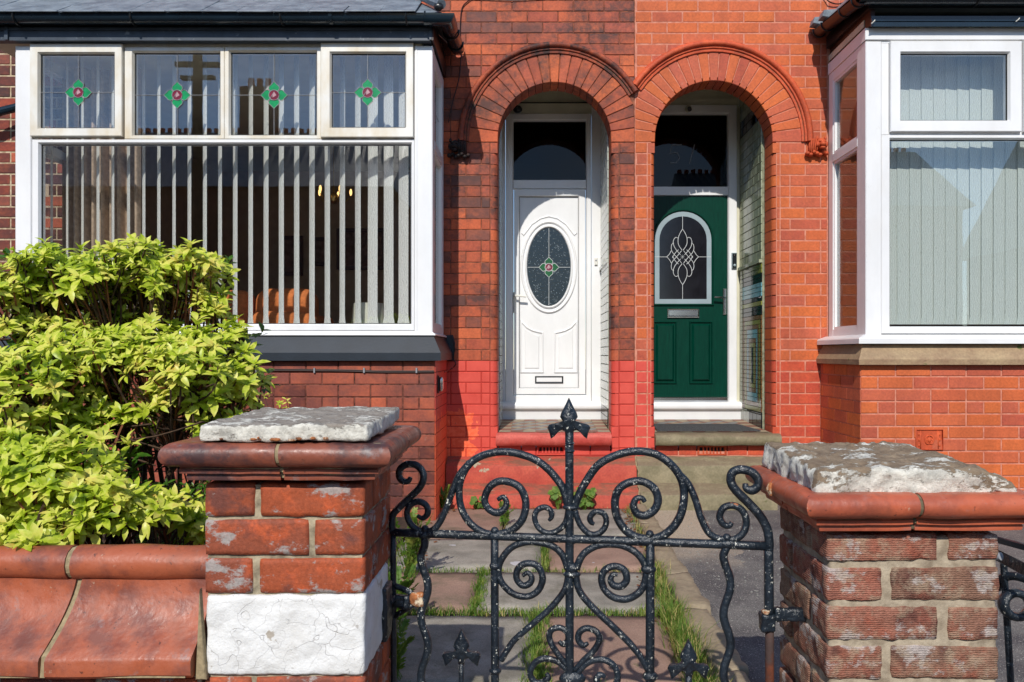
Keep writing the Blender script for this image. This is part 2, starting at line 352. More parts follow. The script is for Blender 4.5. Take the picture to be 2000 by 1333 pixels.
M['glass_black'] = plain('dark glass', (.012, .012, .016), .12, .3, spec=.6)
M['green_glass'] = plain('green coloured glass', lin((10, 150, 84)), .2, .25, 20, .6)
M['green_glass_dark'] = plain('dark green coloured glass', lin((10, 92, 30)), .2, .25, 20, .6)
M['red_glass'] = plain('crimson coloured glass', lin((128, 22, 48)), .2, .3, 20, .6)
M['pink_glass'] = plain('pink coloured glass', lin((196, 150, 156)), .25, .2, 20, .6)
def blindm(name, col, trans):
    n = NT(name)
    v = n.n('TexWave'); v.inputs['Scale'].default_value = 22; v.inputs['Distortion'].default_value = 9; v.inputs['Detail Scale'].default_value = 1.4
    n.l(n.pos, v.inputs[0]); c = n.mix(1, col, n.ramp(v.outputs['Fac'], [(.1, .80), (.5, 1)]), 'MULTIPLY')
    n.fin(c, .8, .2)
    t = n.n('BsdfTranslucent'); n.l(c, t.inputs[0]); ms = n.n('MixShader'); ms.inputs[0].default_value = trans
    n.l(n.b.outputs[0], ms.inputs[1]); n.l(t.outputs[0], ms.inputs[2]); n.l(ms.outputs[0], n.out.inputs[0]); return n.m
M['blind_cream'] = blindm('patterned cream blind fabric', lin((240, 240, 232)), .3)
M['blind_sage'] = blindm('pale sage blind fabric', lin((206, 214, 206)), .15)
M['room'] = plain('brown room wallpaper', lin((186, 164, 140)), .9)
M['room_dark'] = plain('dark floor', lin((60, 44, 36)), .9)
M['curtain'] = plain('beige curtain cloth', lin((196, 172, 148)), .9, .25, 30)
M['sofa'] = plain('terracotta sofa fabric', lin((226, 130, 70)), .9, .2, 30)
M['lampshade'] = plain('cream fabric', lin((214, 214, 196)), .8)
M['frame_black'] = plain('dark picture frame', lin((28, 30, 42)), .4)
M['print'] = plain('picture print', lin((120, 100, 90)), .6, .5, 14)
M['brass'] = plain('brass', (.6, .42, .16), .3, .1, metal=1)
def emis(name, col, st):
    n = NT(name); n.b.inputs['Emission Color'].default_value = (*col, 1); n.b.inputs['Emission Strength'].default_value = st; return n.fin(col, .5)
M['bulb'] = emis('lit bulb', (1, .62, .22), 2.2)
M['mat'] = plain('charcoal ribbed mat', lin((82, 82, 82)), .95, .4, 90, bump=.8)
def tilem(name, stops, rough=.15):
    n = NT(name); c = n.ramp(n.rnd(), stops); c = n.mix(1, c, n.ramp(n.noise(14, 4), [(.3, .8), (.7, 1.05)]), 'MULTIPLY'); n.bump(n.noise(9, 3), .12, .01); return n.fin(c, rough, .5)
M['tile_green'] = tilem('pale green glazed tile', [(0, lin((150, 158, 128))), (.5, lin((170, 176, 148))), (1, lin((138, 146, 118)))])
M['tile_white'] = tilem('white glazed tile', [(0, lin((200, 204, 196))), (1, lin((180, 186, 176)))])
M['tile_olive'] = tilem('olive glazed tile', [(0, lin((104, 112, 48))), (1, lin((128, 132, 60)))])
M['tile_black'] = tilem('black glazed tile', [(0, lin((16, 20, 26))), (1, lin((22, 30, 34)))], .08)
M['tile_blue'] = tilem('turquoise glazed tile', [(0, lin((82, 142, 160))), (1, lin((110, 160, 168)))])
M['tile_brown'] = tilem('brown glazed tile', [(0, lin((88, 58, 34))), (1, lin((110, 76, 42)))])
M['floor_buff'] = tilem('buff floor tile', [(0, lin((168, 150, 124))), (1, lin((150, 132, 108)))], .6)
M['floor_red'] = tilem('brick red floor tile', [(0, lin((140, 92, 74))), (1, lin((150, 100, 80)))], .6)
M['floor_grey'] = tilem('grey floor tile', [(0, lin((118, 116, 114))), (1, lin((200, 196, 186)))], .6)
M['concrete'] = plain('pale concrete', lin((150, 148, 140)), .9, .3, 20, bump=.5)

# ------------------------------------------------------------------ mesh helpers
class MB:
    def __init__(s): s.v = []; s.f = []; s.mi = []; s.cur = 0
    def face(s, pts):
        i = len(s.v); s.v += [tuple(p) for p in pts]; s.f.append(tuple(range(i, i+len(pts)))); s.mi.append(s.cur)
    def add(s, vs, fs):
        i = len(s.v); s.v += [tuple(p) for p in vs]
        for f in fs: s.f.append(tuple(i+k for k in f)); s.mi.append(s.cur)
    def box(s, x0, x1, y0, y1, z0, z1):
        if x0 > x1: x0, x1 = x1, x0
        if y0 > y1: y0, y1 = y1, y0
        if z0 > z1: z0, z1 = z1, z0
        s.add([(x0,y0,z0),(x1,y0,z0),(x1,y1,z0),(x0,y1,z0),(x0,y0,z1),(x1,y0,z1),(x1,y1,z1),(x0,y1,z1)],
              [(3,2,1,0),(4,5,6,7),(0,1,5,4),(1,2,6,5),(2,3,7,6),(3,0,4,7)]); return s
    def poly(s, pts, y0, y1, ch=0.0):
        """prism of an xz polygon (counter clockwise seen from -y), front at y0, with chamfered front edge"""
        n = len(pts); cx = sum(p[0] for p in pts)/n; cz = sum(p[1] for p in pts)/n
        A = [(p[0], y0+ch, p[1]) for p in pts]; B = [(p[0], y1, p[1]) for p in pts]
        if ch > 0:
            Cc = []
            for k in range(n):
                p, a, b = Vector(pts[k]), Vector(pts[k-1]), Vector(pts[(k+1) % n])
                d1 = (a-p).normalized(); d2 = (b-p).normalized(); q = p+(d1+d2)*ch
                if (d1+d2).length < .3: q = p+(Vector((cx, cz))-p).normalized()*ch
                Cc.append((q.x, y0, q.y))
            i = len(s.v)
            s.add(A+B+Cc, [tuple(2*n+k for k in range(n))]+[(k, (k+1) % n, 2*n+(k+1) % n, 2*n+k) for k in range(n)]+[(n+k, n+(k+1) % n, (k+1) % n, k) for k in range(n)]+[tuple(n+k for k in reversed(range(n)))])
        else:
            s.add(A+B, [tuple(range(n))]+[(n+k, n+(k+1) % n, (k+1) % n, k) for k in range(n)]+[tuple(n+k for k in reversed(range(n)))])
        return s
    def cbox(s, x0, x1, y0, y1, z0, z1, ch=.003):
        return s.poly([(x0, z0), (x1, z0), (x1, z1), (x0, z1)], y0, y1, ch)
    def frame(s, o, i, y0, y1, yi=None):
        """mitred frame: outer rect o, inner rect i (x0,z0,x1,z1); front y0, back y1, inner lip y"""
        yi = y0+.018 if yi is None else yi
        def rc(r, y): return [(r[0], y, r[1]), (r[2], y, r[1]), (r[2], y, r[3]), (r[0], y, r[3])]
        c = .010
        m = (i[0]-c, i[1]-c, i[2]+c, i[3]+c)
        L = [rc(o, y1), rc(o, y0+.004), rc((o[0]+.004, o[1]+.004, o[2]-.004, o[3]-.004), y0), rc(m, y0), rc(i, yi), rc(i, y1)]
        vs = [p for l in L for p in l]; fs = []
        for a in range(len(L)-1):
            for k in range(4): fs.append((a*4+k, a*4+(k+1) % 4, (a+1)*4+(k+1) % 4, (a+1)*4+k))
        for k in range(4): fs.append(((len(L)-1)*4+k, (len(L)-1)*4+(k+1) % 4, (k+1) % 4, k))
        s.add(vs, fs); return s
    def tube(s, pts, r, n=8, cap=True, flat=1.0):
        pts = [Vector(p) for p in pts]; m = len(pts)
        rs = r if isinstance(r, (list, tuple)) else [r]*m
        T = [(pts[min(k+1, m-1)]-pts[max(k-1, 0)]).normalized() for k in range(m)]
        up = Vector((0, 1, 0)) if abs(T[0].y) < .8 else Vector((1, 0, 0))
        i = len(s.v)
        for k in range(m):
            a = (up-T[k]*up.dot(T[k])).normalized(); up = a; b = T[k].cross(a)
            for q in range(n):
                t = 2*math.pi*q/n; s.v.append(tuple(pts[k]+a*math.cos(t)*rs[k]*flat+b*math.sin(t)*rs[k]))
        for k in range(m-1):
            for q in range(n):
                s.f.append((i+k*n+q, i+k*n+(q+1) % n, i+(k+1)*n+(q+1) % n, i+(k+1)*n+q)); s.mi.append(s.cur)
        if cap:
            s.f.append(tuple(i+q for q in reversed(range(n)))); s.mi.append(s.cur)
            s.f.append(tuple(i+(m-1)*n+q for q in range(n))); s.mi.append(s.cur)
        return s
    def ball(s, c, r, n=10, m=7):
        r = r if isinstance(r, (tuple, list)) else (r, r, r)
        vs = [(c[0], c[1], c[2]-r[2])]
        for a in range(1, m):
            t = math.pi*a/m
            for q in range(n):
                u = 2*math.pi*q/n; vs.append((c[0]+r[0]*math.sin(t)*math.cos(u), c[1]+r[1]*math.sin(t)*math.sin(u), c[2]-r[2]*math.cos(t)))
        vs.append((c[0], c[1], c[2]+r[2])); fs = []
        for q in range(n): fs.append((0, 1+(q+1) % n, 1+q))
        for a in range(m-2):
            for q in range(n): fs.append((1+a*n+q, 1+a*n+(q+1) % n, 1+(a+1)*n+(q+1) % n, 1+(a+1)*n+q))
        L = len(vs)-1
        for q in range(n): fs.append((1+(m-2)*n+q, 1+(m-2)*n+(q+1) % n, L))
        s.add(vs, fs); return s
    def profile(s, prof, x0, x1, n=1, jit=0):
        """extrude a yz profile (open list) along x, capped"""
        k = len(prof)
        for a in range(n):
            pass
        vs = []
        for a in range(n+1):
            x = x0+(x1-x0)*a/n
            for (y, z) in prof:
                d = noise.noise(Vector((x*9, y*9, z*9)))*jit
                vs.append((x, y+d, z+d))
        fs = []
        for a in range(n):
            for q in range(k): fs.append((a*k+q, a*k+(q+1) % k, (a+1)*k+(q+1) % k, (a+1)*k+q))
        fs.append(tuple(reversed(range(k)))); fs.append(tuple(n*k+q for q in range(k)))
        s.add(vs, fs); return s
    def mesh(s, name, mats, smooth=False, fix=True):
        me = bpy.data.meshes.new(name); me.from_pydata(s.v, [], s.f)
        for m in mats: me.materials.append(m)
        if len(mats) > 1:
            for p, i in zip(me.polygons, s.mi): p.material_index = i
        if fix:
            bm = bmesh.new(); bm.from_mesh(me); bmesh.ops.recalc_face_normals(bm, faces=bm.faces); bm.to_mesh(me); bm.free()
        if smooth:
            me.polygons.foreach_set('use_smooth', [True]*len(me.polygons))
            if smooth != 'all':
                try: me.set_sharp_from_angle(angle=math.radians(40))
                except Exception: pass
        me.update(); return me
WL = {}
def link(name, me, parent=None, loc=(0, 0, 0), rot=None, kind=None):
    o = bpy.data.objects.new(name, me); COL.objects.link(o)
    wl = Vector(loc); WL[o.name] = wl
    if parent: o.parent = parent; o.location = wl-WL[parent.name]
    else: o.location = wl
    if rot: o.rotation_euler = rot
    if kind: o['kind'] = kind
    return o
def thing(name, loc, label, cat, group=None):
    o = link(name, None, None, loc); o.empty_display_size = .1
    o['label'] = label; o['category'] = cat
    if group: o['group'] = group
    return o
def tag(o, label, cat, group=None):
    o['label'] = label; o['category'] = cat
    if group: o['group'] = group
    return o
def part(name, mb, mat, parent=None, smooth=False, kind=None, label=None):
    mats = mat if isinstance(mat, list) else [mat]
    o = link(name, mb.mesh(name, [M[m] for m in mats], smooth), parent, kind=kind)
    if label: o['label'] = label
    return o
def bar(x0, x1, y0, y1, z0, z1): return MB().box(x0, x1, y0, y1, z0, z1)
def catmull(P, n=5, closed=False):
    P = [Vector(p) for p in P]; out = []
    for i in range(len(P)-1):
        p0 = P[max(i-1, 0)]; p1 = P[i]; p2 = P[i+1]; p3 = P[min(i+2, len(P)-1)]
        for k in range(n):
            t = k/n
            out.append(.5*((2*p1)+(-p0+p2)*t+(2*p0-5*p1+4*p2-p3)*t*t+(-p0+3*p1-3*p2+p3)*t**3))
    out.append(P[-1]); return out
def rough_box(x0, x1, y0, y1, z0, z1, seg=.012, amp=.004, rnd=.008, fr=18, tilt=None, seed=0):
    """box with rounded, broken edges: subdivided surface pushed by noise"""
    sx, sy, sz = x1-x0, y1-y0, z1-z0
    n = [max(2, int(round(d/seg))) for d in (sx, sy, sz)]
    bm = bmesh.new(); idx = {}
    def vert(i, j, k):
        key = (i, j, k)
        if key not in idx:
            p = Vector((x0+sx*i/n[0], y0+sy*j/n[1], z0+sz*k/n[2]))
            lo = Vector((x0+rnd, y0+rnd, z0+rnd)); hi = Vector((x1-rnd, y1-rnd, z1-rnd))
            q = Vector((min(max(p.x, lo.x), hi.x), min(max(p.y, lo.y), hi.y), min(max(p.z, lo.z), hi.z)))
            d = p-q
            if d.length > 1e-6: p = q+d.normalized()*rnd
            nn = d.normalized() if d.length > 1e-6 else Vector((0, 0, 0))
            w = Vector((seed, seed*1.7, 0))
            h = noise.fractal(p*fr+w, .9, 2.1, 5)
            p = p+nn*h*amp+Vector((0, 0, noise.noise(p*5+w)*amp*.8))
            if tilt: p.z += tilt(p)
            idx[key] = bm.verts.new(p)
        return idx[key]
    for i in range(n[0]):
        for j in range(n[1]):
            bm.faces.new((vert(i,j,0), vert(i,j+1,0), vert(i+1,j+1,0), vert(i+1,j,0)))
            bm.faces.new((vert(i,j,n[2]), vert(i+1,j,n[2]), vert(i+1,j+1,n[2]), vert(i,j+1,n[2])))
        for k in range(n[2]):
            bm.faces.new((vert(i,0,k), vert(i+1,0,k), vert(i+1,0,k+1), vert(i,0,k+1)))
            bm.faces.new((vert(i,n[1],k), vert(i,n[1],k+1), vert(i+1,n[1],k+1), vert(i+1,n[1],k)))
    for j in range(n[1]):
        for k in range(n[2]):
            bm.faces.new((vert(0,j,k), vert(0,j,k+1), vert(0,j+1,k+1), vert(0,j+1,k)))
            bm.faces.new((vert(n[0],j,k), vert(n[0],j+1,k), vert(n[0],j+1,k+1), vert(n[0],j,k+1)))
    me = bpy.data.meshes.new('rough'); bm.to_mesh(me); bm.free()
    me.polygons.foreach_set('use_smooth', [True]*len(me.polygons)); return me
#==PART2==
# ------------------------------------------------------------------ layout of the terrace
YW, YJ, YD = 6.44, 6.66, 7.40
XM = .847
CH = .0903; Z0 = 1.186
class Arch: pass
AL = Arch(); AL.cx, AL.cz, AL.r, AL.R, AL.Ro = .182, 3.020, .470, .711, .800
AR = Arch(); AR.cx, AR.cz, AR.r, AR.R, AR.Ro = 1.499, 3.016, .487, .728, .822
ZS = Z0+20*CH      # springing course line
ground = part('ground', bar(-40, 40, -30, 60, -.4, -.012), 'ground', kind='structure')

def sweep2d(mb, path, prof, y0, closed=False):
    """mouldings on a vertical face: path in (x,z), prof = [(offset, dy)]"""
    P = [Vector(p) for p in path]; n = len(P); k = len(prof); vs = []
    for i in range(n):
        a = P[(i-1) % n] if (closed or i) else None; b = P[(i+1) % n] if (closed or i < n-1) else None
        d1 = (P[i]-a).normalized() if a is not None else None; d2 = (b-P[i]).normalized() if b is not None else None
        if d1 is None: d1 = d2
        if d2 is None: d2 = d1
        n1 = Vector((-d1.y, d1.x)); n2 = Vector((-d2.y, d2.x)); nn = n1+n2
        nn = nn.normalized() if nn.length > .01 else n1
        s = 1/max(.4, nn.dot(n1))
        for (o, dy) in prof: q = P[i]+nn*o*s; vs.append((q.x, y0+dy, q.y))
    fs = []
    for i in range(n if closed else n-1):
        j = (i+1) % n
        for q in range(k-1): fs.append((i*k+q, i*k+q+1, j*k+q+1, j*k+q))
    mb.add(vs, fs); return mb
def sweep_plan(mb, path, prof):
    """prof = closed list (outward offset, dz); path = [(x,y,z)]"""
    n = len(path); k = len(prof); vs = []
    for i in range(n):
        d = []
        if i: d.append((Vector(path[i][:2])-Vector(path[i-1][:2])).normalized())
        if i < n-1: d.append((Vector(path[i+1][:2])-Vector(path[i][:2])).normalized())
        ns = [Vector((q.y, -q.x)) for q in d]; nn = sum(ns, Vector((0, 0))).normalized(); s = 1/max(.3, nn.dot(ns[0]))
        for (o, dz) in prof: vs.append((path[i][0]+nn.x*o*s, path[i][1]+nn.y*o*s, path[i][2]+dz))
    fs = []
    for i in range(n-1):
        for q in range(k): fs.append((i*k+q, i*k+(q+1) % k, (i+1)*k+(q+1) % k, (i+1)*k+q))
    fs.append(tuple(range(k))); fs.append(tuple(reversed(range((n-1)*k, n*k))))
    mb.add(vs, fs); return mb
def clip_half(poly, nx, nz, d):
    out = []
    for i in range(len(poly)):
        a, b = poly[i-1], poly[i]; da = a[0]*nx+a[1]*nz-d; db = b[0]*nx+b[1]*nz-d
        if (da >= 0) != (db >= 0):
            t = da/(da-db); out.append((a[0]+(b[0]-a[0])*t, a[1]+(b[1]-a[1])*t))
        if db >= 0: out.append(b)
    return out
def area(p): return abs(sum(p[i-1][0]*p[i][1]-p[i][0]*p[i-1][1] for i in range(len(p))))/2
def seg_sub(segs, a, b):
    out = []
    for (s, e) in segs:
        if e <= a or s >= b: out.append((s, e)); continue
        if s < a: out.append((s, a))
        if e > b: out.append((b, e))
    return out
cache = {}
def brick_mesh(L, H, D, ch=.004):
    key = (round(L, 3), round(H, 3), D, ch)
    if key not in cache:
        cache[key] = MB().cbox(-L/2, L/2, 0, D, -H/2, H/2, ch).mesh('brick', [None], fix=True)
    return cache[key]
mcache = {}
def bmesh_mat(L, H, D, mat, ch=.004):
    key = (round(L*125)/125, round(H, 3), D, mat)
    if key not in mcache:
        mb = MB(); mb.cbox(-L/2, L/2, 0, D, -H/2, H/2, ch)
        mcache[key] = mb.mesh('brick', [M[mat]])
    return mcache[key]
def wall_bricks(house, x0, x1, z0, z1, zref, y, matf, joint, arches=(), L=.254, seed=1, xref=0, sidecut=None, stuff_if=None, jw=.0):
    rnd = random.Random(seed); stuff = {}
    k0 = int(math.floor((z0-zref)/CH+.5)); k1 = int(math.ceil((z1-zref)/CH-1e-6))
    H = CH-joint; objs = []
    for k in range(k0, k1):
        za = zref+k*CH; zb = min(za+CH, z1) if za+CH > z1 else za+CH
        if zb-za < .02: continue
        off = (k % 2)*L/2; x = xref-L*60+off; cuts = []
        while x < x1+L:
            cuts.append(x); x += L
            if k % 6 == 3: cuts.append(x-L/2)
        cuts = sorted(cuts)
        for a, b in zip(cuts, cuts[1:]):
            a2, b2 = max(a, x0), min(b, x1)
            if b2-a2 < .03: continue
            segs = [(a2, b2)]
            if arches and za < ZS-.001:
                for A in arches: segs = seg_sub(segs, A.cx-A.r-jw, A.cx+A.r+jw)
            for (s, e) in segs:
                if e-s < .03: continue
                p = [(s+joint/2, za+joint/2), (e-joint/2, za+joint/2), (e-joint/2, zb-joint/2), (s+joint/2, zb-joint/2)]
                full = True
                if za > ZS-.001:
                    for A in arches:
                        rc = (A.R+A.Ro)/2
                        if za-A.cz < .02 and abs((s+e)/2-A.cx) < rc+.3:
                            q = seg_sub([(p[0][0], p[1][0])], A.cx-rc, A.cx+rc)
                            if not q: p = []; break
                            if q[0] != (p[0][0], p[1][0]):
                                full = False; p = [(q[0][0], p[0][1]), (q[0][1], p[0][1]), (q[0][1], p[2][1]), (q[0][0], p[2][1])]
                            continue
                        for it in range(2):
                            if len(p) < 3: break
                            mx_ = sum(v[0] for v in p)/len(p); mz_ = sum(v[1] for v in p)/len(p)
                            d = Vector((mx_-A.cx, mz_-A.cz)).normalized()
                            q = clip_half(p, d.x, d.y, d.x*A.cx+d.y*A.cz+rc)
                            if len(q) >= 3 and abs(area(q)-area(p)) > 1e-6: full = False
                            p = q
                if len(p) < 3 or area(p) < .0009: continue
                dy = rnd.uniform(-.0015, .0015); mat = matf((s+e)/2, (za+zb)/2, rnd)
                if stuff_if and stuff_if((s+e)/2, (za+zb)/2):
                    stuff.setdefault(mat, MB()).poly(p, y+dy, y+.03, .003); continue
                if full:
                    o = link('brick', bmesh_mat(p[1][0]-p[0][0], p[2][1]-p[1][1], .03, mat), house, ((p[0][0]+p[1][0])/2, y+dy, (p[0][1]+p[2][1])/2))
                else:
                    mb = MB(); mb.poly(p, y+dy, y+.03, .002); o = link('brick', mb.mesh('brick', [M[mat]]), house)
                objs.append(o)
    for mt, mb in stuff.items(): part('brick', mb, mt, house, kind='stuff')
    return objs

HL = thing('terraced_house', (-1.6, YW, 0), 'sooty red brick house with a white front door and a flower-leaded bay window', 'house')
HR = thing('terraced_house', (2.2, YW, 0), 'clean orange brick house with a green front door and a plain white bay window', 'house')

# wall cores (the mortar that shows in the joints)
def core(house, A, x0, x1, y, mat, ztop=4.75, extra=()):
    mb = MB(); yb = YJ+.02; e = .03
    mb.box(x0, A.cx-A.r-e, y, yb, 0, ztop); mb.box(A.cx+A.r+e, x1, y, yb, 0, ztop)
    mb.box(A.cx-A.r-e, A.cx+A.r+e, y, yb, -.1, .44)
    N = 26; rr = A.r+e; pts = [(A.cx-rr*math.cos(math.pi*i/N), A.cz+rr*math.sin(math.pi*i/N)) for i in range(N+1)]
    for a, b in zip(pts, pts[1:]):
        mb.face([(a[0], y, a[1]), (b[0], y, b[1]), (b[0], y, ztop), (a[0], y, ztop)])
        mb.face([(a[0], yb, a[1]), (a[0], yb, ztop), (b[0], yb, ztop), (b[0], yb, b[1])])
    for b in extra: mb.box(*b)
    return link('wall', mb.mesh('wall', [M[mat]], fix=False), house)
core(HL, AL, -.86, XM, YW+.005, 'mortar_dark', extra=[(-3.76, -.86, YW+.005, YJ, 3.62, 4.75)])
core(HR, AR, XM, 2.47, YW+.003, 'mortar_pink', extra=[(2.47, 5.4, YW+.005, YJ, 3.7, 4.75)])
jw = .062
part('wall', bar(-7.5, -3.76, YW+.005, YJ, 0, 4.75), 'mortar_cream', HL)
def lm(x, z, r):
    if z < Z0: return 'paint_red'
    return 'brick_burnt' if r.random() < (.20 if x < -.35 else .10) else 'brick_sooty'
wall_bricks(HL, -.87, XM-.002, .36, 4.7, Z0, YW, lm, .0065, (AL,), seed=3, xref=.847, jw=jw)
wall_bricks(HR, XM+.002, 2.44, .40, 4.7, Z0, YW, lambda x, z, r: ('paint_red' if x < 1.0 else 'brick_redder') if z < Z0 else 'brick_clean', .0095, (AR,), seed=5, xref=.86, jw=jw)
wall_bricks(HL, -4.85, -3.80, 1.0, 4.5, Z0+.01, YW, lambda x, z, r: 'brick_dark' if r.random() < .8 else 'brick_brown', .013, seed=8, stuff_if=lambda x, z: x > -4.1 or x < -4.55)

wall_bricks(HL, -7.5, -4.853, .0, 4.7, Z0+.01, YW, lambda x, z, r: 'brick_dark' if r.random() < .8 else 'brick_brown', .013, seed=9, stuff_if=lambda x, z: True)
wall_bricks(HL, -4.85, -3.80, .0, .999, Z0+.01, YW, lambda x, z, r: 'brick_dark', .013, seed=9, stuff_if=lambda x, z: True)
wall_bricks(HL, -3.79, -.875, 3.9, 4.7, Z0, YW, lambda x, z, r: 'brick_sooty', .0065, seed=10, stuff_if=lambda x, z: True)
wall_bricks(HR, 2.445, 5.4, 3.9, 4.7, Z0, YW, lambda x, z, r: 'brick_clean', .0095, seed=11, stuff_if=lambda x, z: True)
wall_bricks(HR, 1.935, 2.40, .0, .399, Z0, YW, lambda x, z, r: 'brick_redder', .0095, seed=12, stuff_if=lambda x, z: True)
# arch bricks, moulded hoods, rounded jamb bricks
def ring(house, A, n, mat, side, joint):
    for i in range(n):
        t0, t1 = math.pi*i/n, math.pi*(i+1)/n; g = joint/2
        def pt(t, r, dz=0): return (A.cx+r*math.cos(t), A.cz+r*math.sin(t))
        def ro(t):
            c = math.cos(t)*side
            return min(A.R, (abs(XM-A.cx)-.004)/c) if c > .05 else A.R
        a, b = t0+g/A.R*1.2, t1-g/A.R*1.2
        p = [pt(a, A.r), pt(a, ro(a)), pt(b, ro(b)), pt(b, A.r)]
        if i == 0: p[0] = (p[0][0], ZS+g); p[1] = (p[1][0], ZS+g)
        if i == n-1: p[2] = (p[2][0], ZS+g); p[3] = (p[3][0], ZS+g)
        mb = MB(); mb.poly(p, YW-.002+R.uniform(-.002, .001), YJ, .004); part('arch_brick', mb, mat, house)
def hood(house, A, t0, t1, mat, jmat):
    n = int(round(abs(t1-t0)/math.radians(12.5))); pf = [(A.R-.006, .02), (A.R-.004, -.016), (A.R+.012, -.018), (A.R+.016, -.008), (A.R+.022, -.026), (A.R+.034, -.028), (A.R+.038, -.016)]
    rc = A.R+.060; rr = .024
    for k in range(7):
        t = math.pi*(k/6); pf.append((rc-rr*math.cos(t), -.024-rr*math.sin(t)*1.25))
    pf += [(A.Ro, -.012), (A.Ro, .02)]
    K = len(pf)
    for i in range(n):
        a = t0+(t1-t0)*i/n+.006; b = t0+(t1-t0)*(i+1)/n-.006
        vs = []; s = 3
        for q in range(s):
            t = a+(b-a)*q/(s-1)
            for (r, dy) in pf: vs.append((A.cx+r*math.cos(t), YW+dy, A.cz+r*math.sin(t)))
        fs = [(q*K+k, q*K+(k+1) % K, (q+1)*K+(k+1) % K, (q+1)*K+k) for q in range(s-1) for k in range(K)]
        fs += [tuple(range(K)), tuple(reversed(range((s-1)*K, s*K)))]
        mb = MB(); mb.add(vs, fs); part('hood_brick', mb, mat, house, smooth=True)
    mb = MB(); s = n*3; vs = []
    for q in range(s+1):
        t = t0+(t1-t0)*q/s
        for (r, dy) in pf: vs.append((A.cx+(rc+(r-rc)*.93)*math.cos(t), YW+dy*.86+.001, A.cz+(rc+(r-rc)*.93)*math.sin(t)))
    mb.add(vs, [(q*K+k, q*K+(k+1) % K, (q+1)*K+(k+1) % K, (q+1)*K+k) for q in range(s) for k in range(K)])
    part('hood_mortar', mb, jmat, house)
ring(HL, AL, 23, 'brick_sooty', 1, .006); ring(HR, AR, 25, 'brick_clean', -1, .008)
tL = math.acos((XM-.012-AL.cx)/(AL.R+.045)); tR = math.acos((AR.cx-XM-.012)/(AR.R+.045))
hood(HL, AL, math.pi+.02, tL, 'hood_dark', 'moss_joint'); hood(HR, AR, math.pi-tR, -.02, 'hood_clean', 'moss_joint')
def jamb(house, A, sgn, matf, joint):
    xe = A.cx+sgn*A.r
    k = int((.40-Z0)/CH)-1
    z = Z0+k*CH
    while z < ZS-.01:
        if z+CH > .45:
            rnd_on = (z > .60 and z < 2.90)
            r = .052 if rnd_on else .006; g = joint/2
            w = jw-g
            p = [(xe, YJ), (xe+sgn*0, YW+r)]
            for q in range(1, 6):
                t = math.pi/2*q/5; p.append((xe+sgn*(r-r*math.cos(t)), YW+r-r*math.sin(t)))
            p += [(xe+sgn*w, YW), (xe+sgn*w, YJ)]
            n = len(p); vs = [(a, b, z+g) for a, b in p]+[(a, b, z+CH-g) for a, b in p]
            fs = [(i, (i+1) % n, n+(i+1) % n, n+i) for i in range(n)]+[tuple(range(n)), tuple(range(2*n-1, n-1, -1))]
            mb = MB(); mb.add(vs, fs); part('jamb_brick', mb, matf(z), house, smooth=True)
        z += CH
    part('wall', bar(xe+sgn*.004, xe+sgn*.05, YW+.05, YJ-.002, .4, ZS), 'mortar_dark' if house is HL else 'mortar_pink', house)
for s in (-1, 1):
    jamb(HL, AL, s, lambda z: 'paint_red' if z < Z0-.01 else 'brick_sooty', .006)
    jamb(HR, AR, s, lambda z, s=s: ('paint_red' if s < 0 else 'brick_redder') if z < Z0-.01 else 'brick_clean', .009)

# carved label stops at the ends of the hoods
def stop(house, x, z, s, mat):
    mb = MB(); y = YW
    mb.ball((x, y-.035, z), (.044, .05, .048), 14, 10)
    mb.ball((x-s*.0, y-.085, z-.012), (.026, .03, .02), 12, 8)
    mb.ball((x, y-.082, z-.040), (.022, .022, .012), 10, 6)
    for e in (-1, 1):
        mb.ball((x+e*.034, y-.045, z+.045), (.012, .012, .018), 8, 6)
        mb.ball((x+e*.019, y-.078, z+.014), (.011, .01, .010), 8, 6)
        mb.ball((x+e*.036, y-.05, z-.008), (.016, .03, .026), 8, 6)
    mb.box(x-.05-s*.055, x+.05-s*.055, y-.035, y+.01, z-.085, z+.055) if False else None
    xx = x-s*.062
    mb.poly([(xx-.034, z-.075), (xx+.034, z-.075), (xx+.030, z+.04), (xx-.030, z+.04)], y-.045, y+.01, .012)
    for i in range(7):
        a = x+s*.045-s*i*.026; mb.ball((a, y-.035, z-.078+.012*math.sin(i*2.1)), (.019, .03, .017), 9, 6)
    for i in range(4): mb.tube([(xx-.02+i*.013, y-.05, z+.04), (xx-.024+i*.016, y-.058, z-.02), (xx-.03+i*.02, y-.045, z-.072)], .006, 6)
    part('carved_stop', mb, mat, house, smooth='all')
stop(HL, at(889, 288, YW).x, at(889, 288, YW).z, -1, 'terracotta_black'); stop(HR, at(1600, 284, YW).x, at(1600, 284, YW).z, 1, 'terracotta')

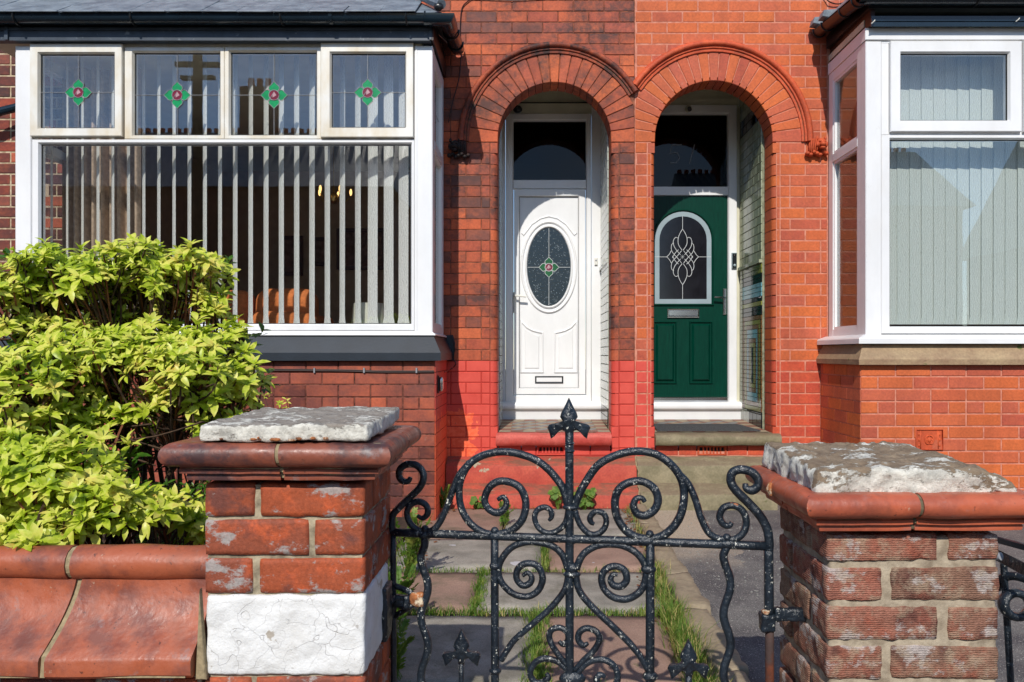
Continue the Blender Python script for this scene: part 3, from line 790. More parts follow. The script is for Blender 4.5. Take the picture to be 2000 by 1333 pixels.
# plinth steps below the doors, thresholds, air bricks
def plinth(house, x0, x1, mat, xe0=0):
    pr = [(6.13, -.01), (6.13, .126), (6.137, .136), (6.30, .198), (6.30, .333), (6.306, .343), (6.437, .398), (6.437, -.01)]
    o = part('plinth_step', MB().profile(pr, x0, x1, max(2, int((x1-x0)/.04)), .006), mat, house, smooth=True); return o
plinth(HL, -.70, XM-.004, 'step_red'); plinth(HR, XM+.004, 1.93, 'step_stone')
mb = MB(); zz = .0
mb.tube(catmull([(XM, 6.128, .0), (XM+.01, 6.126, .06), (XM-.008, 6.128, .13), (XM+.006, 6.22, .166), (XM, 6.297, .2), (XM+.012, 6.295, .28), (XM-.006, 6.30, .345), (XM, 6.42, .394)], 4), .006, 6); part('crack', mb, 'joint', HL)
def threshold(house, x0, x1, mat):
    pr = [(6.375, .492), (6.362, .505), (6.355, .525), (6.357, .552), (6.37, .574), (6.39, .584), (6.47, .589), (6.66, .594), (6.66, .492)]
    part('threshold', MB().profile(pr, x0, x1, 30, .004), mat, house, smooth=True)
threshold(HL, AL.cx-AL.r-.012, AL.cx+AL.r-.005, 'sill_red'); threshold(HR, AR.cx-AR.r-.005, AR.cx+AR.r+.05, 'step_stone')
def low_bricks(house, A, xa, mat, ab, m2):
    z0, z1 = .402, .489; a0, a1 = ab; x = A.cx-A.r+.006
    while x < A.cx+A.r-.02:
        e = min(x+.19, A.cx+A.r-.006)
        for s, t in seg_sub([(x, e)], a0, a1):
            if t-s > .02: link('brick', bmesh_mat(t-s-.008, z1-z0-.006, .03, mat), house, ((s+t)/2, YW, (z0+z1)/2))
        x = e
    mb = MB(); c = (z0+z1)/2
    mb.frame((a0+.004, z0+.003, a1-.004, z1-.003), (a0+.026, z0+.020, a1-.026, z1-.020), YW-.006, YW+.03)
    n = 7
    for i in range(1, n):
        x = a0+.026+(a1-a0-.052)*i/n; mb.box(x-.006, x+.006, YW-.001, YW+.02, z0+.018, z1-.018)
    part('air_brick', mb, m2, house); part('wall', bar(a0+.01, a1-.01, YW+.0285, YW+.034, z0+.01, z1-.01), 'dark_gap', house)
low_bricks(HL, AL, 0, 'paint_red', (.03, .275), 'paint_red'); low_bricks(HR, AR, 0, 'brick_redder', (1.36, 1.61), 'terracotta')

# porches: side walls, ceiling, floor, door step
def porch(house, A, tile, x0, x1):
    yb = YD+.06
    mb = MB(); mb.box(x0-.05, x0, YJ+.02, yb, .4, 3.85); mb.box(x1, x1+.05, YJ+.02, yb, .4, 3.85); part('porch_wall', mb, 'mortar_tile', house)
    part('porch_ceiling', bar(x0-.05, x1+.05, YJ+.02, yb, 3.74, 3.85), 'cream', house)
    mb = MB(); n = 9; m = 8
    ya, yb2 = 6.475, 7.30
    def fl(i, j): return (x0+.004+(x1-x0-.008)*i/n, ya+(yb2-ya)*j/m, .5905+.036*(ya+(yb2-ya)*j/m-6.44)/.86+.002)
    for i in range(n):
        for j in range(m):
            a, b, c, d = [Vector(v) for v in (fl(i, j), fl(i+1, j), fl(i+1, j+1), fl(i, j+1))]; ce = (a+b+c+d)/4
            edge = i in (0, n-1) or j in (0, m-1)
            if edge:
                mb.cur = (i+j) % 2; q = [ce+(p-ce)*.95 for p in (a, b, c, d)]; mb.face(q)
            else:
                mid = [(a+b)/2, (b+c)/2, (c+d)/2, (d+a)/2]; mb.cur = 0 if (i+j) % 2 else 2; mb.face([ce+(p-ce)*.94 for p in mid])
                for k, p in enumerate((b, c, d, a)):
                    mb.cur = 2 if (i*3+j+k) % 2 else 1; t = [p, mid[(k+1) % 4], mid[k]]; cc = (t[0]+t[1]+t[2])/3; mb.face([cc+(v-cc)*.92 for v in t])
    o = link('floor_tile', mb.mesh('floor_tile', [M['floor_buff'], M['floor_red'], M['floor_grey']], fix=False), house, kind='stuff')
    for p in o.data.polygons:
        if p.normal.z < 0: p.flip()
    part('porch_floor', MB().profile([(6.475, .5), (6.475, .5885), (7.32, .6255), (7.32, .5)], x0, x1), 'mortar_tile', house)
    pr = [(7.335, .60), (7.335, .70), (7.33, .712), (7.305, .722), (7.296, .735), (7.296, .768), (7.305, .782), (7.33, .79), (7.40, .795), (7.40, .60)]
    part('door_step', MB().profile(pr, x0+.002, x1-.002, 2), 'door_white', house, smooth=True)
porch(HL, AL, 'tile_white', AL.cx-AL.r-.0, AL.cx+AL.r); porch(HR, AR, 'tile_green', AR.cx-AR.r, AR.cx+AR.r-.015)
def side_tiles(house, x, sg, y0, y1, z0, z1, tw, th, matf, stuff=False, off=.5):
    g = .0025; sm = {}; k = 0; z = z0
    while z < z1-.01:
        y = y0-(tw*off if k % 2 else 0); zt = min(z+th, z1)
        while y < y1-.002:
            a, b = max(y, y0), min(y+tw, y1)
            if b-a > .012:
                m = matf((a+b)/2, (z+zt)/2, k)
                if m:
                    if stuff: sm.setdefault(m, MB()).box(x, x-sg*.009, a+g, b-g, z+g, zt-g)
                    else:
                        key = ('t', round(b-a, 3), round(zt-z, 3), m, sg)
                        if key not in mcache:
                            q = MB(); L, H = (b-a)/2-g, (zt-z)/2-g; c = .002; X = -sg*.009
                            q.add([(0, -L, -H), (0, L, -H), (0, L, H), (0, -L, H), (X*.6, -L, -H), (X*.6, L, -H), (X*.6, L, H), (X*.6, -L, H), (X, -L+c, -H+c), (X, L-c, -H+c), (X, L-c, H-c), (X, -L+c, H-c)],
                                  [(0, 1, 5, 4), (1, 2, 6, 5), (2, 3, 7, 6), (3, 0, 4, 7), (4, 5, 9, 8), (5, 6, 10, 9), (6, 7, 11, 10), (7, 4, 8, 11), (8, 9, 10, 11)])
                            mcache[key] = q.mesh('tile', [M[m]])
                        link('tile', mcache[key], house, (x, (a+b)/2, (z+zt)/2))
            y += tw
        z = zt; k += 1
    for m, q in sm.items(): part('tile', q, m, house, kind='stuff')
xr = AR.cx+AR.r-.015
zd = at(1440, 528, 7.3).z      # dado line
side_tiles(HR, xr, 1, YJ+.02, YD-.03, zd+.03, 3.74, .152, .076, lambda y, z, k: ('tile_black' if 3.30 < z < 3.46 else 'tile_green'))
part('dado_rail', bar(xr-.028, xr, YJ+.02, YD-.03, zd, zd+.028), 'tile_green', HR)
def maj(y, z, k):
    u = (y-(YJ+.02))/(YD-.03-YJ-.02); v = (z-.70)/(zd-.70)
    if u > .86: return 'tile_white'
    if v > .93: return 'tile_olive'
    if v > .86: return 'tile_black'
    if v > .79: return 'tile_blue'
    if v > .74: return 'tile_black'
    if v > .71: return 'tile_olive'
    if v > .66: return 'tile_black'
    uu = u/.80; d = min(uu*.62, (1-uu)*.62, v*1.25, (.66-v)*1.25)
    for lim, m in ((.05, 'tile_brown'), (.085, 'tile_olive'), (.125, 'tile_brown'), (.19, 'tile_blue'), (.225, 'tile_brown'), (.27, 'tile_olive')):
        if d < lim: return m
    return 'tile_black'
side_tiles(HR, xr, 1, YJ+.02, YD-.03, .74, zd, .040, .040, maj, stuff=True, off=0)
side_tiles(HR, xr, 1, YJ+.02, YD-.03, .60, .735, .13, .12, lambda y, z, k: 'tile_black' if y < 7.1 else 'tile_white')
xl = AL.cx+AL.r
side_tiles(HL, xl, 1, YJ+.02, YD-.03, .62, 3.74, .152, .076, lambda y, z, k: 'tile_white' if z > .9 else ('tile_black' if z < .74 else 'tile_white'))
part('dado_rail', bar(xl-.02, xl, YJ+.02, YD-.03, zd, zd+.028), 'tile_white', HL)
side_tiles(HL, AL.cx-AL.r, -1, YJ+.02, YD-.03, .62, 3.74, .152, .076, lambda y, z, k: 'tile_white', stuff=True)
side_tiles(HR, AR.cx-AR.r, -1, YJ+.02, YD-.03, .62, 3.74, .152, .076, lambda y, z, k: 'tile_green', stuff=True)

# ------------------------------------------------------------------ front doors
def rc(px0, py0, px1, py1, y): a = at(px0, py1, y); b = at(px1, py0, y); return (a.x, a.z, b.x, b.z)
def X(px, y): return (px-CX)/F*y
def Z(py, y): return EYE+(CY-py)/F*y
def flower(parent, cx, cz, y, s, green, lead, w, full=None):
    mb = MB(); mats = [green, 'red_glass', 'pink_glass', lead]
    def rot(p, k):
        x, z = p
        for _ in range(k): x, z = -z, x
        return (cx+x*s, cz+z*s)
    half = [(0, .30), (-.30, .36), (-.42, .55), (-.36, .72), (-.16, .86)]
    pet = [(0, .30), (-.26, .30), (-.42, .50), (-.38, .68), (-.18, .86), (0, 1.05), (.18, .86), (.38, .68), (.42, .50), (.26, .30)]
    for k in range(4):
        mb.cur = 0; q = [rot(p, k) for p in pet]; mb.face([(a, y, b) for a, b in reversed(q)])
        mb.cur = 3; mb.tube([(a, y-.001, b) for a, b in q[1:]], w, 5)
    n = 20; c = [(cx+.40*s*math.cos(2*math.pi*i/n), cz+.40*s*math.sin(2*math.pi*i/n)) for i in range(n)]
    mb.cur = 1; mb.face([(a, y-.002, b) for a, b in c]); mb.cur = 3; mb.tube([(a, y-.003, b) for a, b in c+c[:2]], w, 5, cap=False)
    t = [(-.22, -.22), (.16, -.02), (.10, -.2)]; t = [(-.10, -.20), (.20, -.02), (.02, .24), (-.12, .06)]
    mb.cur = 2; mb.face([(cx+a*s, y-.004, cz+b*s) for a, b in t])
    mb.cur = 3; mb.tube([(cx-.3*s, y-.004, cz-.26*s), (cx+.02*s, y-.004, cz+.26*s)], w*.8, 5)
    if full:
        x0, z0, x1, z1 = full
        for a, b in (((x0, cz), (cx-1.05*s, cz)), ((cx+1.05*s, cz), (x1, cz)), ((cx, z0), (cx, cz-1.05*s)), ((cx, cz+1.05*s), (cx, z1))):
            mb.tube([(a[0], y-.001, a[1]), (b[0], y-.001, b[1])], w*.85, 5)
    o = link('leaded_flower', mb.mesh('leaded_flower', [M[m] for m in mats], fix=False), parent); return o

dl = link('door', None, HL, (X(1003, YD), YD, .8))
yf = YD-.045
part('door_frame', MB().frame(rc(988, 225, 1154, 786, YD), rc(1003, 238, 1144, 772, YD), yf, YD+.03), 'upvc', HL)
part('transom', bar(X(1003, YD), X(1144, YD), yf+.003, YD+.03, Z(370, YD), Z(354, YD)), 'upvc', HL)
part('door_surround', bar(X(1155, YD), AL.cx+AL.r-.002, YD-.03, YD+.04, .79, Z(203, YD)), 'upvc', HL)
part('door_surround', bar(AL.cx-AL.r+.002, X(987, YD), YD-.03, YD+.04, .79, Z(203, YD)), 'upvc', HL)
part('door_surround', bar(AL.cx-AL.r+.002, AL.cx+AL.r-.002, YD-.026, YD+.045, Z(224, YD), Z(204, YD)), 'cream', HL)
part('door_surround', bar(AL.cx-AL.r+.002, AL.cx+AL.r-.002, YD-.0, YD+.045, Z(202.5, YD), 3.74), 'cream', HL)
part('door_surround', bar(AL.cx-AL.r+.002, AL.cx+AL.r-.002, YD-.03, YD+.045, Z(203.6, YD), Z(202, YD)), 'dark_gap', HL)
fl = part('fanlight', bar(X(1003, YD), X(1144, YD), YD+.012, YD+.018, Z(354, YD), Z(238, YD)), 'glass_dark', HL)
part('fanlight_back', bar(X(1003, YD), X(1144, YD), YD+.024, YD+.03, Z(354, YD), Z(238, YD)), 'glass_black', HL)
g = rc(1003.5, 370.5, 1143.5, 771, YD)
part('door_panel', bar(g[0]+.004, g[2]-.004, YD-.012, YD+.03, g[1]+.004, g[3]-.004), 'door_white', dl)
part('door_edge_frame', MB().frame((g[0]+.003, g[1]+.003, g[2]-.003, g[3]-.003), rc(1015, 386, 1129, 758, YD), YD-.035, YD-.011, YD-.02), 'upvc', dl)
def loop(pts, w, h, name, mat, parent, y, closed=True):
    mb = MB(); sweep2d(mb, pts, [(0, .004), (w*.15, -h*.7), (w*.4, -h), (w*.6, -h), (w*.85, -h*.7), (w, .004)], y, closed); return part(name, mb, mat, parent, smooth=True)
gr = rc(1015, 386, 1129, 758, YD)
part('gasket', MB().frame((gr[0]-.003, gr[1]-.003, gr[2]+.003, gr[3]+.003), (gr[0]+.001, gr[1]+.001, gr[2]-.001, gr[3]-.001), YD-.0235, YD-.011, YD-.0225), 'dark_gap', dl)
ocx, ocz = X(1072, YD), Z(522, YD)
def ell(rx, rz, n=56, a0=0, a1=2*math.pi): return [(ocx+rx*math.cos(a0+(a1-a0)*i/n), ocz+rz*math.sin(a0+(a1-a0)*i/n)) for i in range(n if a1-a0 > 6.2 else n+1)]
S7 = YD/F
yp = YD-.012
mb = MB(); mb.face([(a, yp-.006, b) for a, b in ell(43*S7, 77*S7)]); part('oval_pane', mb, 'glass_speckle', dl)
loop(ell(42*S7, 76*S7), -.026, .022, 'oval_moulding', 'door_white', dl, yp); loop(ell(50*S7, 85*S7), -.028, .017, 'oval_moulding', 'door_white', dl, yp)
flower(dl, ocx, Z(523, YD), yp-.009, .092, 'green_glass_dark', 'lead_white', .0024, (ocx-41.5*S7, ocz-75*S7, ocx+41.5*S7, ocz+75*S7))
arc = [(1018, 457), (1023, 462), (1040, 440), (1056, 429), (1072, 425), (1088, 429), (1104, 440), (1121, 462), (1127, 457)]
loop([(p.x, p.y) for p in catmull([(X(a, YD), Z(b, YD)) for a, b in arc], 3)] if False else [(X(a, YD), Z(b, YD)) for a, b in arc], .016, .010, 'panel_moulding', 'door_white', dl, yp, False)
for sx in (-1, 1):
    c = 1072
    pts = [(c+sx*52, 725), (c+sx*14, 725), (c+sx*14, 652), (c+sx*20, 651), (c+sx*32, 648), (c+sx*44, 642), (c+sx*52, 633)]
    P = [(X(a, YD), Z(b, YD)) for a, b in pts]
    if sx < 0: P = P[::-1]
    loop(P, .020, .012, 'panel_moulding', 'door_white', dl, yp)
    ins = [(c+sx*47, 720), (c+sx*19, 720), (c+sx*19, 657), (c+sx*33, 653), (c+sx*47, 642)]
    P = [(X(a, YD), Z(b, YD)) for a, b in ins]
    if sx < 0: P = P[::-1]
    mb = MB(); mb.poly(P, yp-.008, yp+.002, .006); part('raised_panel', mb, 'door_white', dl)
part('letterbox', MB().frame(rc(1045, 735, 1100, 749, YD), rc(1047.5, 737.5, 1097.5, 746.5, YD), yp-.010, yp+.002, yp-.008), 'black_plastic', dl)
part('letterbox_flap', MB().cbox(*[(lambda q: q)(v) for v in (X(1047.8, YD), X(1097.2, YD), yp-.009, yp+.002, Z(746.2, YD), Z(737.8, YD))], .002), 'door_white', dl)
mb = MB(); hx = X(1005.5, YD); mb.cbox(hx-.013, hx+.013, YD-.05, YD-.034, Z(612, YD), Z(572, YD), .004)
mb.tube([(hx, YD-.045, Z(579, YD)), (hx, YD-.085, Z(579, YD)), (hx+.015, YD-.095, Z(579, YD)), (hx+.11, YD-.092, Z(581, YD))], .010, 8)
mb.tube([(hx, YD-.052, Z(598, YD)), (hx, YD-.056, Z(598, YD))], .008, 10)
part('handle', mb, 'white_plastic', dl, smooth=True)

dg = link('door', None, HR, (X(1246, YD), YD, .8)); dg['label'] = 'green grained door with an arched leaded pane'
part('door_frame', MB().frame(rc(1230, 208, 1437, 790, YD), rc(1247, 225, 1420, 784, YD), yf, YD+.03), 'upvc', HR)
part('transom', bar(X(1247, YD), X(1420, YD), yf+.003, YD+.03, Z(383, YD), Z(367, YD)), 'upvc', HR)
part('door_surround', bar(AR.cx-AR.r+.002, xr-.01, YD-.02, YD+.04, Z(207, YD), Z(194, YD)), 'cream', HR)
part('door_surround', bar(AR.cx-AR.r+.002, xr-.01, YD+.0, YD+.04, Z(193, YD), 3.74), 'cream', HR)
part('door_surround', bar(X(1438, YD), xr-.002, YD-.0, YD+.04, .79, Z(208, YD)), 'cream', HR)
part('fanlight', bar(X(1247, YD), X(1420, YD), YD+.012, YD+.018, Z(367, YD), Z(225, YD)), 'glass_dark', HR)
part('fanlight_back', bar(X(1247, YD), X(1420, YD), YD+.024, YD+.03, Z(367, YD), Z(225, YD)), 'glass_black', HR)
mb = MB(); yy = YD+.009      # house number on the fanlight
for pl in ([(1332, 283), (1313, 283), (1309, 300), (1322, 298), (1328, 308), (1322, 318), (1309, 318)], [(1357, 282), (1347, 320)]):
    mb.tube([(X(a, YD), yy, Z(b, YD)) for a, b in catmull([(a, b) for a, b in pl], 3)] if False else [(X(a, YD), yy, Z(b, YD)) for a, b in pl], .0045, 5)
part('house_number', mb, 'lead', HR)
leaf = rc(1247.5, 384, 1419.5, 776, YD); yg = YD-.02
part('door_panel', MB().cbox(leaf[0], leaf[2], yg, YD+.03, leaf[1], leaf[3], .004), 'door_green', dg)
def arch_path(cx, hw, bot, spring, top, n=18):
    return [(X(cx-hw, YD), Z(bot, YD)), (X(cx+hw, YD), Z(bot, YD))]+[(X(cx+hw*math.cos(math.pi*i/n), YD), Z(spring-(spring-top)*math.sin(math.pi*i/n), YD)) for i in range(n+1)]
ca = 1333
pin = arch_path(ca, 46, 585, 470, 424)
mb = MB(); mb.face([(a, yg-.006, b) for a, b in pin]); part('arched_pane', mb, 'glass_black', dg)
pb = arch_path(ca, 46, 585, 470, 424)
mb = MB(); sweep2d(mb, pb, [(0, 0), (0, -.003), (-.044, -.003), (-.044, 0)], yg-.006, True); part('pane_border', mb, 'silver', dg)
loop(arch_path(ca, 56, 594, 470, 414), -.022, .016, 'panel_moulding', 'door_green', dg, yg)
for gx in ((-46, 0), (46, 0)): pass
mb = MB(); dd = []
def cv(pts): mb.tube([(X(ca-1+a, YD), yg-.0095, Z(503+b, YD)) for a, b in [(p.x, p.y) for p in catmull([(q[0], q[1], 0) for q in pts], 4)]], .0026, 5)
for s in (-1, 1):
    for t in (-1, 1):
        cv([(0, t*-54), (s*5, t*-46), (s*8.5, t*-36), (s*8, t*-24), (s*1, t*-13)])
        cv([(s*8, t*-36), (s*13, t*-38), (s*17, t*-34), (s*18, t*-26), (s*14, t*-16), (s*4, t*-4)])
        cv([(s*17, t*-27), (s*21, t*-24), (s*22, t*-16), (s*19, t*-8), (s*10, t*2), (s*2, t*12)])
        cv([(s*22, t*-12), (s*26, t*-5), (s*31, 0)]); cv([(s*20, t*-2), (s*14, t*8), (s*8, t*14)])
for a, b in (((0, -80), (0, -54)), ((0, 54), (0, 82)), ((-54, 0), (-31, 0)), ((31, 0), (55, 0))): mb.tube([(X(ca-1+a[0], YD), yg-.0095, Z(503+a[1], YD)), (X(ca-1+b[0], YD), yg-.0095, Z(503+b[1], YD))], .0022, 5)
for k in range(8): mb.tube([(X(ca-1, YD), yg-.010, Z(503, YD)), (X(ca-1, YD)+.02*math.cos(k*math.pi/4), yg-.010, Z(503, YD)+.02*math.sin(k*math.pi/4))], .001, 4)
part('leading', mb, 'lead_white', dg)
for (a, b) in ((1275, 1321), (1345, 1391)):
    q = rc(a, 628, b, 750, YD); P = [(q[0], q[1]), (q[2], q[1]), (q[2], q[3]), (q[0], q[3])]
    loop(P, .016, .016, 'panel_moulding', 'door_green', dg, yg)
    mb = MB(); i = .022; mb.poly([(q[0]+i, q[1]+i), (q[2]-i, q[1]+i), (q[2]-i, q[3]-i), (q[0]+i, q[3]-i)], yg-.020, yg+.002, .022); part('raised_panel', mb, 'door_green', dg)
lb = rc(1302, 604, 1364, 621, YD)
part('letterbox', MB().frame(lb, (lb[0]+.016, lb[1]+.018, lb[2]-.016, lb[3]-.014), yg-.022, yg+.002, yg-.014), 'chrome', dg)
part('letterbox_flap', MB().cbox(lb[0]+.012, lb[2]-.012, yg-.018, yg, lb[1]+.014, lb[3]-.010, .006), 'chrome', dg)
mb = MB(); hx = X(1413.5, YD); mb.cbox(hx-.015, hx+.015, yg-.018, yg, Z(615, YD), Z(565, YD), .005)
mb.tube([(hx, yg-.01, Z(583, YD)), (hx, yg-.05, Z(583, YD)), (hx-.015, yg-.06, Z(583, YD)), (hx-.105, yg-.056, Z(582, YD))], .009, 8)
mb.tube([(hx, yg-.018, Z(604, YD)), (hx, yg-.026, Z(604, YD))], .010, 10)
part('handle', mb, 'chrome', dg, smooth=True)
part('weather_bar', MB().cbox(leaf[0], leaf[2], yg-.03, yg+.01, Z(783, YD), Z(775.5, YD), .006), 'chrome', HR)
#==PART3==
# ------------------------------------------------------------------ bay windows
def loft(loops):
    mb = MB(); n = len(loops[0]); vs = [p for l in loops for p in l]
    fs = [(a*n+k, a*n+(k+1) % n, (a+1)*n+(k+1) % n, (a+1)*n+k) for a in range(len(loops)-1) for k in range(n)]
    fs += [tuple(reversed(range(n))), tuple((len(loops)-1)*n+k for k in range(n))]
    mb.add(vs, fs); return mb
def rl(x0, x1, y0, y1, z): return [(x0, y0, z), (x1, y0, z), (x1, y1, z), (x0, y1, z)]
# left bay: brick base, dark painted sill
BL = dict(x0=-3.84, x1=-.706, y=5.65)
def bay_walls(house, x0, x1, y, ztop, mat):
    mb = MB(); mb.box(x0+.004, x1-.004, y+.005, y+.2, 0, ztop); mb.box(x0+.004, x0+.2, y+.2, YW, 0, ztop); mb.box(x1-.2, x1-.004, y+.2, YW, 0, ztop)
    part('bay_wall', mb, mat, house)
bay_walls(HL, -3.84, -.706, 5.65, 1.195, 'mortar_bay'); bay_walls(HR, 2.38, 5.2, 5.65, 1.165, 'mortar_pink')
wall_bricks(HL, -3.84, -.706, .0, 1.195, 1.110, 5.65, lambda x, z, r: 'brick_brown' if r.random() < .8 else 'brick_dark', .0085, L=.2345, seed=21, xref=-.706, stuff_if=lambda x, z: x < -2.0)
wall_bricks(HR, 2.38, 5.2, .0, 1.165, 1.079, 5.65, lambda x, z, r: 'brick_clean', .0105, L=.256, seed=22, xref=2.38, stuff_if=lambda x, z: x > 3.7 or z < .45)
def side_bricks(house, x, sg, y0, y1, z0, z1, zref, mat, joint, stuff):
    k0 = int(math.floor((z0-zref)/CH+.5)); sm = MB(); rnd = random.Random(4)
    for k in range(k0, 40):
        za = zref+k*CH; zb = min(za+CH, z1)
        if za > z1-.02: break
        y = y0; w = .12 if k % 2 else .24
        while y < y1-.02:
            b = min(y+w, y1); w = .245
            if stuff: sm.box(x, x-sg*.02, y+joint/2, b-joint/2, za+joint/2, zb-joint/2)
            else:
                mb = MB().box(0, sg*.02, -(b-y-joint)/2, (b-y-joint)/2, -(zb-za-joint)/2, (zb-za-joint)/2)
                key = ('s', round(b-y, 3), round(zb-za, 3), mat, sg)
                if key not in mcache: mcache[key] = mb.mesh('brick', [M[mat]])
                link('brick', mcache[key], house, (x, (y+b)/2, (za+zb)/2))
            y = b
    if stuff: part('brick', sm, mat, house, kind='stuff')
side_bricks(HR, 2.38, 1, 5.655, YW, 0.1, 1.165, 1.079, 'brick_clean', .009, False)
side_bricks(HL, -.706, 1, 5.655, YW, 0.0, 1.195, 1.110, 'paint_red', .005, True)
part('window_sill', loft([rl(-3.90, -.660, 5.60, YW-.004, 1.195), rl(-3.90, -.660, 5.60, YW-.004, 1.252), rl(-3.84, -.722, 5.672, YW-.004, 1.378)]), 'sill_dark', HL)
mb = loft([rl(2.349, 5.3, 5.60, YW-.004, 1.166), rl(2.345, 5.3, 5.595, YW-.004, 1.204), rl(2.352, 5.3, 5.60, YW-.004, 1.216), rl(2.40, 5.3, 5.66, YW-.004, 1.312)])
part('window_sill', mb, 'sandstone', HR)

def pane(parent, r, y, glass='glass'): return part('pane', bar(r[0]-.004, r[2]+.004, y, y+.004, r[1]-.004, r[3]+.004), glass, parent)
YL = 5.68
wl = link('bay_window', None, HL, (-2.2, YL, 1.38))
def lightL(o, i, y, mat, nm, dep=.07):
    o_, i_ = rc(*o, YL), rc(*i, YL); part(nm, MB().frame(o_, i_, y, y+dep, y+.022), mat, wl)
    q = MB().frame((i_[0]-.001, i_[1]-.001, i_[2]+.001, i_[3]+.001), (i_[0]+.005, i_[1]+.005, i_[2]-.005, i_[3]-.005), y+.024, y+.036, y+.026); part('gasket', q, 'dark_gap', wl)
    pane(wl, i_, y+.030); return i_
panes = [lightL((62, 88, 241, 268), (80, 107, 225, 251), 5.655, 'upvc_old', 'casement_frame'),
         lightL((243, 92, 438, 272), (260, 102, 428, 263), 5.68, 'upvc_old', 'window_frame'),
         lightL((438.5, 92, 627, 272), (449, 101, 617, 263), 5.68, 'upvc_old', 'window_frame'),
         lightL((628, 86, 808, 270), (648, 106, 792, 250), 5.655, 'upvc_old', 'casement_frame')]
big = lightL((62, 272.6, 809, 646), (77, 281, 802, 633), 5.68, 'upvc', 'window_frame')
for p, c in zip(panes, ((153, 181), (343, 184), (533, 184), (718, 181))):
    yy = 5.655+.026 if c[1] == 181 else 5.706
    flower(wl, X(c[0], YL), Z(c[1], YL), yy, .094, 'green_glass', 'lead', .0024, p)
part('corner_post', MB().cbox(X(30, YL), X(61.5, YL), 5.675, 5.76, Z(655, YL), Z(90, YL), .006), 'upvc', wl)
part('corner_post', MB().cbox(X(809.5, YL), X(845, YL), 5.675, 5.76, Z(655, YL), Z(90, YL), .006), 'upvc', wl)
part('corner_trim', MB().cbox(X(813, YL), X(815, YL), 5.671, 5.68, Z(655, YL), Z(90, YL), .001), 'upvc', wl)
part('window_frame', bar(X(62, YL), X(809, YL), 5.70, 5.75, Z(92, YL), Z(80, YL)), 'upvc_old', wl)
part('window_frame', bar(X(62, YL), X(809, YL), 5.688, 5.75, Z(655, YL), Z(646.3, YL)), 'upvc', wl)
part('sub_sill', loft([rl(X(28, YL), X(848, YL)+.012, 5.655, YW-.03, 1.379), rl(X(28, YL), X(848, YL)+.012, 5.655, YW-.03, 1.386), rl(X(30, YL), X(846, YL), 5.672, YW-.03, 1.400)]), 'upvc', wl)
def side_window(w, x, sg, y0, y1, z0, z1, zt, mat, flowers=None):
    """side light seen edge on; x = outer face, sg = +1 when it faces +x"""
    d = .06; xi = x-sg*d
    mb = MB(); mb.box(x, xi, y0, y0+.07, z0, z1); mb.box(x, xi, y1-.085, y1, z0, z1); mb.box(x-sg*.001, xi, y0+.07, y1-.085, z1-.075, z1-.0); mb.box(x-sg*.001, xi, y0+.07, y1-.085, z0, z0+.055)
    mb.box(x+sg*.002, xi, y0+.07, y1-.085, zt-.03, zt+.03); part('window_frame', mb, mat, w)
    for a, b in ((z0+.055, zt-.03), (zt+.03, z1-.075)):
        mb = MB()
        ya, yb = y0+.07, y1-.085; i = .022
        mb.box(x-sg*.006, x-sg*.03, ya, ya+i, a, b); mb.box(x-sg*.006, x-sg*.03, yb-i, yb, a, b); mb.box(x-sg*.006, x-sg*.03, ya+i, yb-i, a, a+i); mb.box(x-sg*.006, x-sg*.03, ya+i, yb-i, b-i, b)
        part('glazing_bead', mb, mat, w)
        part('pane', bar(x-sg*.026, x-sg*.030, ya+i-.003, yb-i+.003, a+i-.003, b-i+.003), 'glass', w)
zt = Z(273, YL)
side_window(wl, -.733, 1, 5.762, 6.42, 1.40, 3.50, zt, 'upvc'); side_window(wl, X(30, YL)+.002, -1, 5.762, 6.42, 1.40, 3.50, zt, 'upvc')
mb = MB(); mb.tube([(-.7585, 6.03, 2.85), (-.7585, 6.03, 3.4)], .002, 5); mb.tube([(-.7585, 5.85, 3.12), (-.7585, 6.3, 3.12)], .002, 5); mb.ball((-.7585, 6.03, 3.12), (.003, .07, .08), 10, 8); part('leaded_flower', mb, 'lead', wl)

YR = 5.71
wr = link('bay_window', None, HR, (3.4, YR, 1.38))
def lightR(o, i, y, nm, dep=.07):
    o_, i_ = rc(*o, YR), rc(*i, YR); part(nm, MB().frame(o_, i_, y, y+dep, y+.022), 'upvc', wr)
    q = MB().frame((i_[0]-.001, i_[1]-.001, i_[2]+.001, i_[3]+.001), (i_[0]+.004, i_[1]+.004, i_[2]-.004, i_[3]-.004), y+.024, y+.036, y+.026); part('gasket', q, 'dark_gap', wr)
    pane(wr, i_, y+.030)
lightR((1737, 83, 1992, 259), (1758, 106, 1967, 236), 5.685, 'casement_frame')
lightR((1996, 83, 2252, 259), (2018, 106, 2228, 236), 5.685, 'casement_frame')
lightR((1722, 264, 2275, 652), (1740, 272, 2255, 638), YR, 'window_frame')
part('corner_post', MB().cbox(2.442, X(1721.5, YR), YR-.004, YR+.075, Z(655, YR), Z(81, YR), .006), 'upvc', wr)
part('corner_post', MB().cbox(X(2276, YR), X(2300, YR), YR-.004, YR+.075, Z(655, YR), Z(81, YR), .006), 'upvc', wr)
mb = MB(); mb.box(X(1722, YR), X(2275, YR), YR+.004, YR+.07, Z(84, YR), Z(80, YR)); mb.box(X(1722, YR), X(1736, YR), YR+.004, YR+.07, Z(263, YR), Z(84.5, YR)); mb.box(X(2253, YR), X(2275, YR), YR+.004, YR+.07, Z(263, YR), Z(84.5, YR))
mb.box(X(1736.5, YR), X(2252.5, YR), YR+.006, YR+.07, Z(263.5, YR), Z(258, YR)); mb.box(X(1992.5, YR), X(1995.5, YR), YR+.008, YR+.07, Z(257.5, YR), Z(84.5, YR)); part('window_frame', mb, 'upvc', wr)
